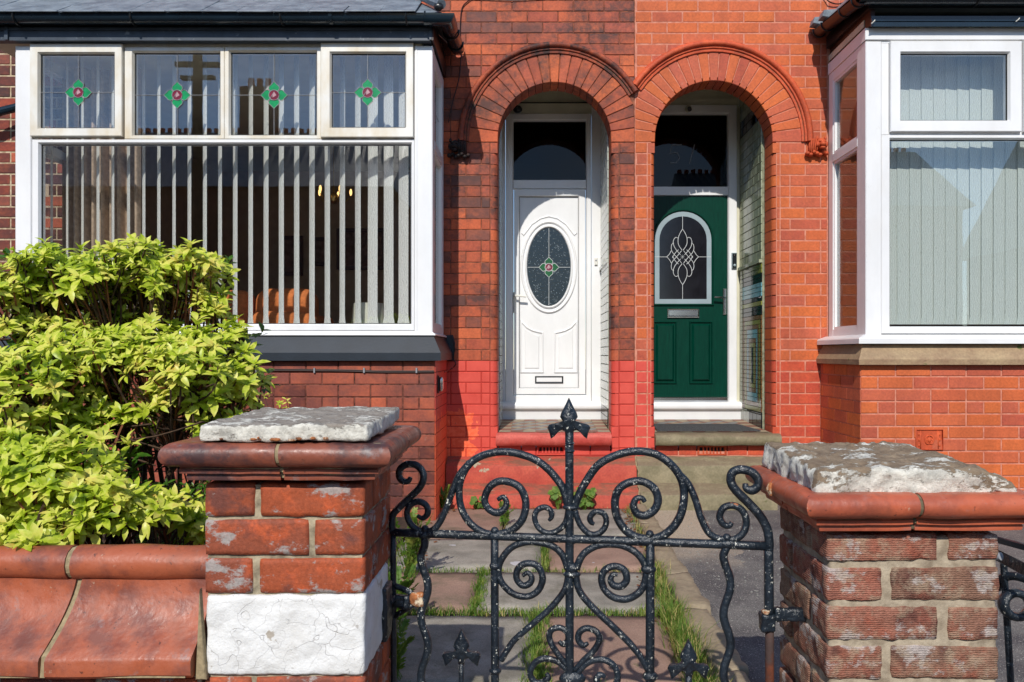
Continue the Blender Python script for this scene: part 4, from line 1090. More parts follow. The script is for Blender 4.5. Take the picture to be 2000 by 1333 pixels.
part('window_head', MB().cbox(2.436, X(2302, YR), YR-.012, YR+.07, Z(79.5, YR), Z(56, YR), .004), 'upvc', wr)
part('window_head', bar(2.436, 2.50, YR+.071, 6.42, Z(79.5, YR), Z(56, YR)), 'upvc', wr)
part('sub_sill', loft([rl(2.35, 5.0, 5.605, YW-.01, 1.318), rl(2.35, 5.0, 5.605, YW-.01, 1.352), rl(2.356, 5.0, 5.612, YW-.01, 1.361), rl(2.42, 5.0, 5.69, YW-.01, 1.385)]), 'upvc', wr)
side_window(wr, 2.443, -1, YR+.077, 6.42, 1.385, Z(80, YR), Z(268, YR), 'upvc')
part('window_fill', bar(X(2301, YR), 5.0, YR+.05, YR+.07, 1.385, Z(56, YR)), 'upvc', wr)

# bay roofs: boards, gutters, slates
def halfpipe(r=.056, t=.007):
    pts = []
    for i in range(9): a = math.pi+math.pi*i/8; pts.append((r+r*math.cos(a), r*math.sin(a)))
    for i in range(9): a = 2*math.pi-math.pi*i/8; pts.append((r+(r-t)*math.cos(a), (r-t)*math.sin(a)))
    return pts
def rect_prof(a, b, c, d): return [(a, c), (b, c), (b, d), (a, d)]
pl = [(-4.05, 5.615, 0), (-.735, 5.615, 0), (-.735, 6.425, 0)]
def zp(path, *zs): return [(a, b, z) for (a, b, _), z in zip(path, zs)]
mb = MB(); sweep_plan(mb, zp(pl, 3.5, 3.5, 3.5), rect_prof(-.06, 0, .004, .088)); sweep_plan(mb, zp(pl, 3.5, 3.5, 3.5), rect_prof(0.0005, .010, .074, .094)); part('fascia', mb, 'fascia', HL)
part('fascia_cap', bar(-.742, -.721, 5.600, 5.612, 3.505, 3.598), 'fascia', HL); part('fascia_cap', bar(-3.80, -3.775, 5.600, 5.612, 3.505, 3.598), 'fascia', HL)
mb = MB(); sweep_plan(mb, zp(pl, 3.6, 3.6, 3.63), rect_prof(-.1, .012, 0, .012)); sweep_plan(mb, zp(pl, 3.6, 3.6, 3.63), rect_prof(.0, .009, .013, .10)); part('soffit', mb, 'black_plastic', HL)
mb = MB(); sweep_plan(mb, [(-.725, 5.60, 3.5), (-.725, 6.425, 3.52)], rect_prof(0, .012, 0, .11)); part('fascia', mb, 'soffit_brown', HL)
gl = [(-4.1, 5.605, 3.652), (-.672, 5.605, 3.645), (-.672, 6.42, 3.76)]
part('gutter', sweep_plan(MB(), gl[:2]+[gl[2]], halfpipe()), 'gutter', HL, smooth=True)
def bracket(house, p, q=(0, -1), r=.060):
    mb = MB(); n = 8; pts = []
    for i in range(n+1):
        a = math.pi+math.pi*i/n; pts.append((p[0]+q[0]*(r-.004+r*math.cos(a)), p[1]+q[1]*(r-.004+r*math.cos(a)), p[2]+r*math.sin(a)))
    pts.append((pts[-1][0], pts[-1][1], pts[-1][2]+.012)); pts.insert(0, (pts[0][0], pts[0][1], pts[0][2]+.03))
    mb.tube(pts, .007, 6); part('gutter_bracket', mb, 'black_plastic', house, smooth=True)
for px in (35, 262, 552, 795, 832): bracket(HL, (X(px, 5.55), 5.605, 3.648))
mb = MB(); sweep_plan(mb, [(X(645, 5.55), 5.605, 3.647), (X(652, 5.55), 5.605, 3.647)], halfpipe(.060, .005)); part('gutter_joint', mb, 'gutter', HL)
part('gutter_corner', sweep_plan(MB(), [(-.77, 5.605, 3.6462), (-.672, 5.605, 3.645), (-.672, 5.73, 3.663)], [(a-.0, b*1.08) for a, b in halfpipe(.0605, .004)]), 'gutter', HL, smooth=True)
for y in (5.9, 6.25): bracket(HL, (-.672, y, 3.645+(y-5.605)*.14), (1, 0))
def bay_roof(house, x0, x1, z, hipl, hipr):
    mb = MB(); ye = 5.50; zt = z+.62
    a = [(x0, ye, z), (x1, ye, z), (x1-(.55 if hipr else 0), YW, zt), (x0+(.55 if hipl else 0), YW, zt)]
    mb.face(a); mb.face([(p[0], p[1], p[2]-.03) for p in reversed(a)])
    if hipr: mb.face([(x1, ye, z), (x1, YW, z+.1), (x1-.55, YW, zt)])
    if hipl: mb.face([(x0, ye, z), (x0+.55, YW, zt), (x0, YW, z+.1)])
    link('roof', mb.mesh('roof', [M['slate']], fix=False), house)
    sl = .62/.94; n = 3; w = .252
    key = ('slate',)
    if key not in mcache: mcache[key] = MB().poly([(-.124, 0), (.124, 0), (.124, .40), (-.124, .40)], 0, .007, .002).mesh('slate', [M['slate']])
    ang = math.atan2(.94, .62)
    for r_ in range(n):
        x = x0+.13-(w/2 if r_ % 2 else 0)
        while x < x1-(.1+.14*r_ if hipr else 0):
            if x > x0+(.1+.14*r_ if hipl else 0):
                y = ye-.03+r_*.17; zz = z+(y-ye)*sl+.012+.006
                o = link('slate', mcache[key], house, (x+R.uniform(-.003, .003), y, zz+R.uniform(0, .003))); o.rotation_euler = (-ang+R.uniform(-.01, .01), 0, R.uniform(-.008, .008))
            x += w
bay_roof(HL, -4.1, -.64, 3.655, False, True); bay_roof(HR, 2.30, 5.4, 3.80, True, False)
mb = MB(); mb.tube([(-.64, 5.47, 3.70), (-.90, 5.95, 4.0), (-1.15, 6.42, 4.31)], .035, 8); part('hip_roll', mb, 'slate', HL, smooth=True)
mb = MB(); mb.ball((-.66, 5.475, 3.685), (.035, .025, .03), 8, 6); part('hip_end', mb, 'black_plastic', HL, smooth=True)
pr_ = [(2.455, 6.425, 0), (2.455, 5.655, 0), (5.4, 5.655, 0)]
mb = MB(); sweep_plan(mb, zp(pr_[1:], 3.618, 3.618), rect_prof(0, .012, 0, .075)); sweep_plan(mb, zp(pr_[1:], 3.618, 3.618), rect_prof(.0125, .020, .035, .046)); part('fascia', mb, 'gutter', HR)
mb = MB(); sweep_plan(mb, zp(pr_[:2], 3.65, 3.64), rect_prof(-.03, 0, -.01, .16)); part('fascia', mb, 'soffit_brown', HR)
mb = MB(); sweep_plan(mb, zp(pr_, 3.76, 3.74, 3.74), rect_prof(-.1, .03, 0, .012)); sweep_plan(mb, zp(pr_, 3.76, 3.74, 3.74), rect_prof(.02, .03, .013, .10)); part('soffit', mb, 'black_plastic', HR)
gr_ = [(2.40, 6.42, 3.895), (2.40, 5.64, 3.80), (5.4, 5.64, 3.80)]
mb = MB(); sweep_plan(mb, gr_[:2]+[(2.40, 5.56, 3.79)], halfpipe(.05)); part('gutter', mb, 'soffit_brown', HR, smooth=True)
part('gutter', sweep_plan(MB(), [(2.34, 5.645, 3.80), (5.4, 5.645, 3.798)], halfpipe(.05)), 'gutter', HR, smooth=True)
for y in (5.62, 5.85, 6.2, 6.38): bracket(HR, (2.40, y, 3.80+(y-5.64)*.121), (-1, 0), .053)
for px in (1905,): bracket(HR, (X(px, 5.6), 5.645, 3.799), (0, -1), .053)
for y, z in ((6.10, 3.92), (6.30, 3.95)):
    mb = MB(); mb.poly([(2.27, z-.03), (2.40, z-.05), (2.44, z+.03), (2.285, z+.02)], y, y+.09, .004); part('flashing', mb, 'slate', HR)
for p in (at(1705, 44, 5.63), at(1987, 40, 5.63)): part('gutter_clip', MB().tube([(p.x-.012, 5.628, p.z-.01), (p.x, 5.618, p.z), (p.x+.01, 5.62, p.z+.012)], .004, 5), 'white_plastic', HR)

# rooms behind the glass
def room(house, x0, x1, yb, zt, bx0, bx1, wallm, xin):
    t = .05; mb = MB()
    mb.box(x0-t, x1+t, yb, yb+t, .2, zt); mb.box(x0-t, x0, YW+.001, yb, .2, zt); mb.box(x1, x1+t, YJ+.03, yb, .2, zt); part('room_wall', mb, wallm, house)
    part('room_ceiling', bar(x0-t, x1+t, 5.76, yb+t, zt, zt+t), 'cream', house)
    part('room_floor', bar(x0-t, x1+t, 5.86, yb+t, .55, .6), 'room_dark', house)
room(HL, -4.0, -.88, 9.9, 3.56, 0, 0, 'room', 0)
room(HR, 2.50, 5.2, 9.4, 3.66, 0, 0, 'room', 0)
mb = MB(); mb.box(-3.75, -.76, 5.76, 5.95, 1.28, 1.39); part('inner_sill', mb, 'upvc', HL)
part('inner_sill', bar(2.46, 5.1, 5.79, 5.95, 1.28, 1.38), 'upvc', HR)

# blinds
def blind(label, x0, x1, pitch, y, z0, z1, angf, w, mat, group, chain=True, bow=.006):
    t = thing('vertical_blind', ((x0+x1)/2, y, z1), label, 'window blind')
    part('headrail', bar(x0-.02, x1+.02, y-.02, y+.02, z1, z1+.035), 'white_plastic', t)
    key = ('slat', w, z1-z0, mat); mb = MB(); n = 5; H = z0-z1
    for r_ in range(2):
        for i in range(n):
            a, b = -w/2+w*i/n, -w/2+w*(i+1)/n; fa = bow*(1-(2*a/w)**2); fb = bow*(1-(2*b/w)**2)
            zt, zb = (0, H+.05) if r_ == 0 else (H+.05, H)
            k = 1 if r_ == 0 else 1.25
            mb.face([(a*(1 if r_ == 0 else 1), fa, zt), (b, fb, zt), (b*k, fb, zb), (a*k, fa, zb)])
    me = mb.mesh('slat', [M[mat]], smooth='all', fix=False)
    x = x0; xs = []
    while x <= x1:
        o = link('slat', me, t, (x, y+R.uniform(-.003, .003), z1)); o.rotation_euler = (0, R.uniform(-.003, .003), angf(x)+R.uniform(-.03, .03)); xs.append(x); x += pitch
    if chain:
        mb = MB()
        for a, b in zip(xs, xs[1:]):
            mb.tube([(a+(b-a)*i/6, y-.01, z0+.012-.028*math.sin(math.pi*i/6)) for i in range(7)], .0022, 4)
        part('bead_chain', mb, 'white_plastic', t)
# slat angle: 90deg = edge on to the room
def angL(x):
    if x > -1.24: return math.radians(154)
    return math.radians(131)
blind('cream patterned vertical blind with slats turned open in the left bay window', -3.66, -.86, .1165, 5.93, Z(632, 5.93), 3.52, angL, .090, 'blind_cream', '')
blind('closed pale sage vertical blind in the right bay window', 2.56, 4.6, .0915, 5.93, Z(634, 5.93), 3.60, lambda x: math.radians(5), .118, 'blind_sage', '', False, .002)
# furniture seen between the slats
sf = thing('sofa', (-2.15, 7.5, .6), 'rounded terracotta orange sofa seen through the left bay window', 'sofa')
def soft(x0, x1, y0, y1, z0, z1, r): 
    return rough_box(x0, x1, y0, y1, z0, z1, .05, .01, r, 4)
def softpart(nm, me, mat, parent):
    me.materials.append(M[mat]); me.name = nm; return link(nm, me, parent)
softpart('backrest', soft(-3.3, -2.62, 7.2, 7.5, .9, 1.84, .11), 'sofa', sf); softpart('backrest', soft(-2.6, -2.02, 7.2, 7.5, .9, 1.86, .14), 'sofa', sf)
softpart('armrest', soft(-2.25, -1.98, 7.0, 7.9, .8, 1.62, .10), 'sofa', sf); softpart('seat', soft(-3.3, -2.2, 7.45, 8.1, .75, 1.35, .06), 'sofa', sf); softpart('cushion', soft(-2.55, -2.12, 6.98, 7.19, 1.1, 1.63, .09), 'sofa', sf)
part('base', bar(-3.3, -2.0, 7.25, 8.0, .6, .9), 'sofa', sf)
ls = thing('table_lamp', (-1.45, 6.75, .6), 'cream drum lampshade low in the right end of the left bay window', 'lamp')
part('lamp_shade', MB().tube([(-1.42, 6.75, 1.46), (-1.42, 6.75, 1.68)], [.150, .130], 24), 'lampshade', ls, smooth=True)
part('lamp_base', MB().tube([(-1.42, 6.75, .6), (-1.42, 6.75, .64), (-1.42, 6.75, .66), (-1.42, 6.75, 1.45)], [.14, .13, .03, .03], 14), 'brass', ls, smooth=True)
for (px, py, w, h, lab) in ((568, 500, .30, .50, 'narrow dark framed picture left of the small one on the room wall'), (625, 492, .20, .36, 'smallest framed picture in the middle of the room wall'), (706, 487, .62, .52, 'large dark framed picture on the right of the room wall')):
    y = 9.85; c = at(px, py, y); t = thing('framed_picture', (c.x, y, c.z), lab, 'picture')
    part('picture_frame', MB().frame((c.x-w/2, c.z-h/2, c.x+w/2, c.z+h/2), (c.x-w/2+.05, c.z-h/2+.05, c.x+w/2-.05, c.z+h/2-.05), y-.03, y+.03), 'frame_black', t)
    part('print', bar(c.x-w/2+.05, c.x+w/2-.05, y-.005, y+.005, c.z-h/2+.05, c.z+h/2-.05), 'print', t)
y = 8.0; c = at(652, 378, y); t = thing('chandelier', (c.x, y, c.z), 'brass chandelier with lit candle bulbs hanging in the left front room', 'chandelier')
part('chain', MB().tube([(c.x, y, 3.56), (c.x, y, c.z)], .006, 6), 'brass', t); part('body', MB().ball((c.x, y, c.z-.05), (.05, .05, .06)), 'brass', t, smooth=True)
for i in range(5):
    a = 2*math.pi*i/5+.3; e = (c.x+.17*math.cos(a), y+.17*math.sin(a), c.z)
    part('arm', MB().tube(catmull([(c.x, y, c.z-.05), (c.x+.09*math.cos(a), y+.09*math.sin(a), c.z-.09), (e[0], e[1], c.z-.03)], 4), .006, 6), 'brass', t, smooth=True)
    part('bulb', MB().ball((e[0], e[1], c.z+.02), (.014, .014, .036), 8, 8), 'bulb', t, smooth=True)

# small fittings on the fronts
d = thing('doorbell', (X(1163.5, YD), YD-.03, Z(512, YD)), 'small white push button doorbell on the frame right of the white door', 'doorbell')
x, z = X(1163.5, YD), Z(512, YD)
part('case', MB().cbox(x-.014, x+.014, YD-.048, YD-.029, z-.035, z+.035, .004), 'white_plastic', d); part('button', MB().ball((x, YD-.048, z+.008), (.009, .004, .009)), 'lead', d, smooth=True)
x, z = X(1431, YD), Z(511, YD)
d = thing('video_doorbell', (x, YD-.05, z), 'slim black and silver video doorbell on the frame right of the green door', 'doorbell')
part('case', MB().cbox(x-.024, x+.024, YD-.07, YD-.044, z-.075, z+.075, .010), 'silver', d); part('face', MB().cbox(x-.019, x+.019, YD-.075, YD-.068, z-.068, z+.068, .005), 'black_plastic', d)
part('lens', MB().ball((x, YD-.075, z+.045), (.010, .006, .010)), 'glass_black', d, smooth=True); part('button', MB().ball((x, YD-.075, z-.045), (.013, .006, .013)), 'silver', d, smooth=True)
c = at(1011, 214, 7.33); d = thing('security_light', c, 'small black dome light high in the left porch over the white door', 'light')
part('bracket', MB().tube([(c.x, YD+.0, c.z+.02), (c.x, 7.33, c.z+.02)], .010, 8), 'black_plastic', d); part('head', MB().ball(c, (.045, .05, .036), 14, 10), 'black_plastic', d, smooth=True)
c = at(1346, 212, 7.28); d = thing('security_camera', c, 'white and black bullet camera over the green door', 'camera')
part('bracket', MB().tube([(c.x, 7.38, c.z+.03), (c.x, 7.28, c.z+.022)], .016, 10), 'cream', d); part('body', MB().tube([(c.x, 7.36, c.z+.01), (c.x, 7.27, c.z-.004)], .026, 14), 'cream', d, smooth=True); part('lens', MB().tube([(c.x, 7.272, c.z-.004), (c.x, 7.255, c.z-.02)], .020, 12), 'black_plastic', d, smooth=True)
c = at(861, 751, 5.80); d = thing('key_safe', c, 'black and chrome key safe on the red side wall of the left bay', 'key safe')
part('backplate', MB().cbox(-.704, -.694, 5.77, 5.87, c.z-.065, c.z+.065, .002), 'black_plastic', d); softpart('lid', rough_box(-.695, -.665, 5.775, 5.865, c.z-.055, c.z+.055, .02, .0, .012, 3), 'chrome', d)
mb = MB(); P = [(-3.8, 5.643, 1.135), (-2.2, 5.643, 1.133), (-1.4, 5.643, 1.128), (-1.1, 5.643, 1.120), (-.715, 5.643, 1.121)]
d = thing('cable', (-1.2, 5.64, 1.12), 'brown twin cable clipped along the bricks below the left bay sill', 'cable')
part('wire', MB().tube(catmull(P, 6), .0045, 6), 'soffit_brown', d); part('wire', MB().tube([Vector(p)+Vector((0, 0, -.009)) for p in catmull(P, 6)], .0045, 6), 'soffit_brown', d)
for xx in (-2.0, -1.98+.4, -1.22, -.84): part('clip', MB().cbox(xx-.006, xx+.006, 5.634, 5.65, 1.105, 1.142, .002), 'lead', d)
d = thing('cable', (-.6, YW, 4.2), 'thin dark cable looping down the wall beside the left bay gutter', 'cable')
P = [at(935, -12, YW-.012), at(915, 2, YW-.012), at(902, 18, YW-.012), at(899, 60, YW-.012), at(901, 95, YW-.012), at(897, 150, YW-.012), at(884, 200, YW-.012), at(876, 240, YW-.012)]
part('wire', MB().tube(catmull(P, 6), .0045, 6), 'soffit_brown', d, smooth=True)
d = thing('cable', (-.6, YW, 1.2), 'thin dark wire curling from the bay sill down to the red painted wall', 'cable')
P = [at(882, 655, YW-.012), at(888, 680, YW-.014), at(886, 700, YW-.012), at(890, 712, YW-.02), at(880, 722, 6.4), at(868, 727, 5.9)]
part('wire', MB().tube(catmull(P, 6), .004, 6), 'soffit_brown', d, smooth=True)
d = thing('cable', (2.4, YW, 4.2), 'loose cable loop on the orange bricks above the right bay corner', 'cable')
part('wire', MB().tube(catmull([at(1608, -10, YW-.02), at(1620, 4, YW-.03), at(1640, 8, YW-.02), at(1662, -2, YW-.02)], 6), .005, 6), 'soffit_brown', d, smooth=True)
d = thing('cable', (.8, YW, 4.1), 'thin cable along the top bricks between the two arches', 'cable')
d_ = catmull([at(925, -3, YW-.01), at(1010, 1, YW-.01), at(1080, -6, YW-.01)], 5); part('wire', MB().tube(d_, .004, 5), 'soffit_brown', d)
# putty patch beside left sill end
part('mastic', MB().poly([(X(872, YW), Z(705, YW)), (X(886, YW), Z(705, YW)), (X(889, YW), Z(672, YW)), (X(885, YW), Z(655, YW)), (X(872, YW), Z(655, YW))], YW-.006, YW+.004, .003), 'sill_dark', HL)
# door mat
x0, x1 = X(1283, 6.5), X(1478, 6.5)
d = thing('doormat', ((x0+x1)/2, 6.6, .60), 'charcoal ribbed doormat on the tiles before the green door', 'doormat')
mb = MB(); vs = [(x0, 6.49, .598), (x1+.03, 6.49, .598), (x1-.07, 6.86, .614), (x0-.02+.04, 6.86, .614)]
mb.add(vs+[(a, b, c_+.009) for a, b, c_ in vs], [(0, 1, 5, 4), (1, 2, 6, 5), (2, 3, 7, 6), (3, 0, 4, 7), (4, 5, 6, 7)])
part('mat', mb, 'mat', d)
mb = MB()
for i in range(26):
    t = i/25; y = 6.495+.36*t; mb.box(x0+.012, x1+.02-.09*t, y, y+.006, .607+.016*t, .611+.016*t)
part('rib', mb, 'mat', d, kind='stuff')
# carved vent in the right bay wall
vx0, vz1 = X(1788, 5.65), Z(839, 5.65); vx1, vz0 = X(1842, 5.65), Z(880, 5.65)
mb = MB(); mb.frame((vx0, vz0, vx1, vz1), (vx0+.015, vz0+.012, vx1-.015, vz1-.012), 5.642, 5.67, 5.655)
vx, vz = (vx0+vx1)/2, (vz0+vz1)/2
for s in (-1, 1):
    mb.tube([(vx+s*(.005+.03*abs(math.sin(t))*(1-t/9)), 5.648, vz+.03*math.cos(t*1.1)) for t in [i*.35 for i in range(14)]], .006, 6)
    mb.box(vx+s*.06, vx+s*.068, 5.648, 5.66, vz0+.01, vz1-.01)
    for q in range(3): mb.ball((vx+s*.075, 5.65, vz-.04+q*.04), (.008, .006, .012), 8, 6)
mb.ball((vx, 5.65, vz), (.014, .01, .02), 8, 6)
part('carved_vent', mb, 'terracotta', HR, smooth='all'); part('vent_back', bar(vx0, vx1, 5.6495, 5.652, vz0+.005, vz1-.005), 'terracotta', HR)
# neighbour's rain pipe at far left
d = thing('rain_pipe', (-4.4, 6.3, 3.2), 'dark blue rain pipe slanting across the far left brickwork', 'pipe')
part('pipe', MB().tube([(-4.75, 6.28, 3.02), (-4.30, 6.30, 3.205), (-3.95, 6.32, 3.30)], .034, 12), 'gutter', d, smooth=True); part('clip', MB().tube([(-4.0, 6.32, 3.28), (-4.0, 6.44, 3.28)], .015, 6), 'gutter', d)

# houses over the road (seen only as reflections in the glass) and a pole
def far_house(x0, x1, y, ze, zr, lab):
    t = thing('terraced_house', ((x0+x1)/2, y, 0), lab, 'house'); mb = MB(); mb.box(x0, x1, y-7, y, 0, ze); part('wall', mb, 'brick_dark', t)
    mb = MB(); xx = 0
    mb.add([(x0-.2, y+.4, ze-.1), (x1+.2, y+.4, ze-.1), (x1+.2, y-3.5, zr), (x0-.2, y-3.5, zr), (x0-.2, y-7.4, ze-.1), (x1+.2, y-7.4, ze-.1)], [(0, 1, 2, 3), (3, 2, 5, 4), (0, 3, 4), (1, 5, 2)]); part('roof', mb, 'slate', t)
    mb = MB(); x = x0
    while x < x1: mb.tube([(x, y-3.5, zr), (x, y-3.5, zr+.14)], .09, 6); x += .28
    part('ridge_tile', mb, 'terracotta', t, kind='stuff')
    x = x0+2.8 if x0 > -20 else -22.4
    while x < x1-1:
        part('chimney', bar(x, x+1.1, y-4, y-3.0, zr-.8, zr+1.5), 'brick_dark', t)
        for q in range(3): part('chimney_pot', MB().tube([(x+.25+q*.3, y-3.5, zr+1.5), (x+.25+q*.3, y-3.5, zr+1.95)], [.12, .1], 10), 'terracotta', t)
        x += 7.5 if x0 > -20 else 11.9
    x = x0+1
    while x < x1-2 and lab.startswith('slate roofed t'):
        for z in (1.0, 4.0): part('window', MB().frame((x, z, x+1.3, z+1.7), (x+.1, z+.1, x+1.2, z+1.6), 0, .08), 'upvc', t).location = Vector((0, y+.02, 0))-WL[t.name]; 
        x += 3.2
far_house(-30, -4.6, -13.5, 6.6, 9.3, 'long dark brick terrace with a slate roof across the road'); far_house(6.0, 13.8, -13.5, 6.0, 8.6, 'short slate roofed pair of houses across the road'); far_house(17.0, 34, -12, 5.0, 8.6, 'slate roofed terrace across the road beyond the gap')
t = thing('utility_pole', (-8.6, -9.5, 0), 'wooden utility pole with a crossarm across the road', 'pole')
part('pole', MB().tube([(-9.0, -9.5, 0), (-9.0, -9.5, 9.3)], [.16, .12], 10), 'bark', t); part('crossarm', bar(-9.6, -8.4, -9.6, -9.45, 8.95, 9.07), 'bark', t); part('crossarm', bar(-9.45, -8.55, -9.6, -9.45, 8.6, 8.7), 'bark', t)
mb = MB(); pts = []
n_ = 60; vs = [(-3.72+.62*i/n_, 6.16+.035*math.sin(i*.95)+.01*math.sin(i*.41), z) for z in (3.5, 1.45) for i in range(n_+1)]
mb.add(vs, [(i, i+1, n_+2+i, n_+1+i) for i in range(n_)])
cu = link('curtain', mb.mesh('curtain', [M['curtain']], smooth='all', fix=False)); tag(cu, 'pale beige curtain hanging behind the slats at the left end of the left bay window', 'curtain')
#==PART4==
# ------------------------------------------------------------------ ground, path, edging, drive
part('garden_soil', MB().profile([(2.1, -.01), (2.1, .04), (5.8, .06), (5.8, -.01)], -5, -.84, 12, .02), 'soil', kind='structure')
drv = part('driveway', MB().profile([(.2, -.01), (.2, .006), (6.2, .012), (6.5, .012), (6.5, -.01)], .81, 9, 4), 'drive', kind='structure')
path = part('path', MB().profile([(.9, -.01), (.9, .004), (6.2, .008), (6.2, -.01)], -.84, .80), 'soil', kind='structure')
rows = [(6.12, 5.18, (-.84, -.215, .76), ('slab_pink', 'slab_grey')), (5.12, 4.40, (-.84, .075, .74), ('slab_grey', 'slab_pink')),
        (4.34, 3.70, (-.84, -.27, .66), ('slab_pink', 'slab_grey')), (3.62, 2.84, (-.84, .02, .60), ('slab_grey', 'slab_pink')),
        (2.78, 2.0, (-.84, -.2, .60), ('slab_pink', 'slab_grey')), (1.94, 1.2, (-.84, .05, .60), ('slab_grey', 'slab_pink'))]
for (yb, ya, xs, ms) in rows:
    for a, b, m in zip(xs, xs[1:], ms):
        g = .014; me = rough_box(a+g, b-g, ya+.012, yb-.012, -.02, .034, .07, .004, .008, 7, seed=a*3+ya); me.materials.append(M[m]); me.name = 'slab'
        o = link('slab', me, path); o.rotation_euler = (0, 0, R.uniform(-.004, .004))
kerb = link('edging', None, None, (.86, 4, 0)); kerb['kind'] = 'structure'
y = 6.12; kx = .0
while y > 1.4:
    L = R.uniform(.5, .8); ya = y-L; xo = .765-.032*(6.1-y)+R.uniform(-.008, .008)
    me = rough_box(xo, xo+.13, ya+.008, y, -.02, .075+R.uniform(-.008, .006), .03, .012, .014, 10, seed=y); me.materials.append(M['kerb']); me.name = 'edging_stone'; link('edging_stone', me, kerb)
    y = ya
# ------------------------------------------------------------------ gate pillars
def pillar(name_lab, x0, x1, y0, y1, rows_, mat, mort, zcap, combed):
    t = thing('gate_pillar', ((x0+x1)/2, (y0+y1)/2, 0), name_lab, 'pillar')
    if combed:
        me = rough_box(x0+.0, x1-.0, y0-.0, y1-.002, .4, zcap-.01, .010, .0035, .008, 30); me.materials.append(M[mort]); me.name = 'pillar_core'; link('pillar_core', me, t)
    part('pillar_core', MB().box(x0+.007, x1-.007, y0+.007, y1-.007, 0, zcap-.012), mort, t)
    return t
def hb(parent, x0, x1, y0, y1, z0, z1, mat, nm='brick', amp=.0022, rnd=.006, seg=.012):
    me = rough_box(x0, x1, y0, y1, z0, z1, seg, amp, rnd, 26, seed=x0*7+z0*5+y0); me.materials.append(M[mat]); me.name = nm
    return link(nm, me, parent)
PY0, PY1 = 1.80, 2.14
def PXm(px, y=PY0): return (px-CX)/F*y
def PZm(py, y=PY0): return EYE+(CY-py)/F*y
lx0, lx1 = PXm(398), PXm(712)
PL = pillar('left brick gate pillar with a white painted band and a loose grey capstone', lx0, lx1, PY0, PY1, None, None, 'mortar_pillar', PZm(938), False)
zr = [(945, 1010), (1015, 1086), (1091, 1160)]
fr = [[(399, 497), (508, 712)], [(399, 603), (613, 712)], [(399, 493), (506, 712)]]
sd = [[(0, .10), (.108, .34)], [(0, .22), (.228, .34)], [(0, .10), (.108, .34)]]
for (a, b), f, s_ in zip(zr, fr, sd):
    z1, z0 = PZm(a), PZm(b)
    for i, (p, q) in enumerate(f):
        d = s_[0][1] if i == len(f)-1 else .10
        hb(PL, PXm(p), PXm(q), PY0, PY0+d, z0, z1, 'pillar_brick')
    hb(PL, lx1-.10, lx1, PY0+s_[1][0], PY0+s_[1][1], z0, z1, 'pillar_brick')
    hb(PL, lx0, lx0+.10, PY0+.11, PY1, z0, z1, 'pillar_brick', seg=.03)
bz1, bz0 = PZm(1163), PZm(1318)
for (z0, z1) in ((bz0, bz1),):
    me = rough_box(PXm(404), PXm(711)+.003, PY0-.006, PY1-.05, z0, z1, .007, .0035, .008, 22, seed=3); me.materials.append(M['white_block']); me.name = 'painted_block'; link('painted_block', me, PL)
z = bz0-.006; k = 0
while z > .08:
    z1, z0 = z, z-.079
    cut = lx0+(.115 if k % 2 == 0 else .235)
    hb(PL, lx0, cut-.005, PY0, PY0+.1, z0, z1, 'pillar_brick'); hb(PL, cut+.005, lx1, PY0, PY0+(.1 if k % 2 else .22), z0, z1, 'pillar_brick')
    hb(PL, lx1-.1, lx1, PY0+(.108 if k % 2 else .228), PY1, z0, z1, 'pillar_brick'); z = z0-.006; k += 1
def cap_mould(parent, x0, x1, y0, y1, zc, ov, mat, joints, jmat, seed=0):
    """roll moulding with two fillets under it, mitred round the pillar head; split in pieces"""
    n = 10; r = .027
    pf = [(-.06, .026), (ov-.030, .027)]
    for i in range(n+1):
        a = math.pi/2-math.pi*i/n; pf.append((ov-.027+r*math.cos(a), r*math.sin(a)))
    pf += [(ov-.034, -.029), (ov-.036, -.032), (ov-.033, -.035), (ov-.034, -.044), (ov-.046, -.046), (ov-.044, -.052), (ov-.046, -.060), (ov-.06, -.062), (-.06, -.062)]
    def piece(path, nm='coping_brick'):
        sub = []
        for a, b in zip(path, path[1:]):
            L = (Vector(b)-Vector(a)).length; m = max(1, int(L/.03))
            for i in range(m): sub.append(tuple(Vector(a).lerp(Vector(b), i/m)))
        sub.append(path[-1]); mb = MB(); sweep_plan(mb, sub, pf)
        mb.v = [tuple(Vector(v)+Vector((noise.noise(Vector(v)*14+Vector((seed, 0, 0))), noise.noise(Vector(v)*14+Vector((0, 9, 0))), noise.noise(Vector(v)*14+Vector((0, 0, 5)))))*.0028) for v in mb.v]
        part(nm, mb, mat, parent, smooth=True)
    g = .004; xj, yl, yr = joints
    piece([(x0, yl-g, zc), (x0, y0, zc), (xj-g, y0, zc)]); piece([(xj+g, y0, zc), (x1, y0, zc), (x1, yr-g, zc)])
    piece([(x1, yr+g, zc), (x1, y1, zc), (xj, y1, zc)]); piece([(xj-g*2, y1, zc), (x0, y1, zc), (x0, yl+g, zc)])
    pj = [(a*.97, b*.93) for a, b in pf]; mb = MB(); sweep_plan(mb, [(x0+.001, y0+.06, zc), (x0+.001, y0+.001, zc), (x1-.001, y0+.001, zc), (x1-.001, y1-.01, zc)], pj); sweep_plan(mb, [(x0+.001, y1-.01, zc), (x0+.001, y0+.06, zc)], pj)
    part('coping_mortar', mb, jmat, parent, smooth=True)
    part('coping_bed', bar(x0+.02, x1-.02, y0+.02, y1-.02, zc-.05, zc+.024), mat, parent)
cap_mould(PL, lx0+.002, lx1-.002, PY0+.002, PY1-.004, PZm(891, 1.73), .075, 'cap_left', (X(543, 1.74), 1.95, 1.99), 'joint')
def tl(p): return (p.y-1.78)*.07*0+.010*math.sin((p.x+.75)*9)*.4
zc = PZm(857, 1.745)
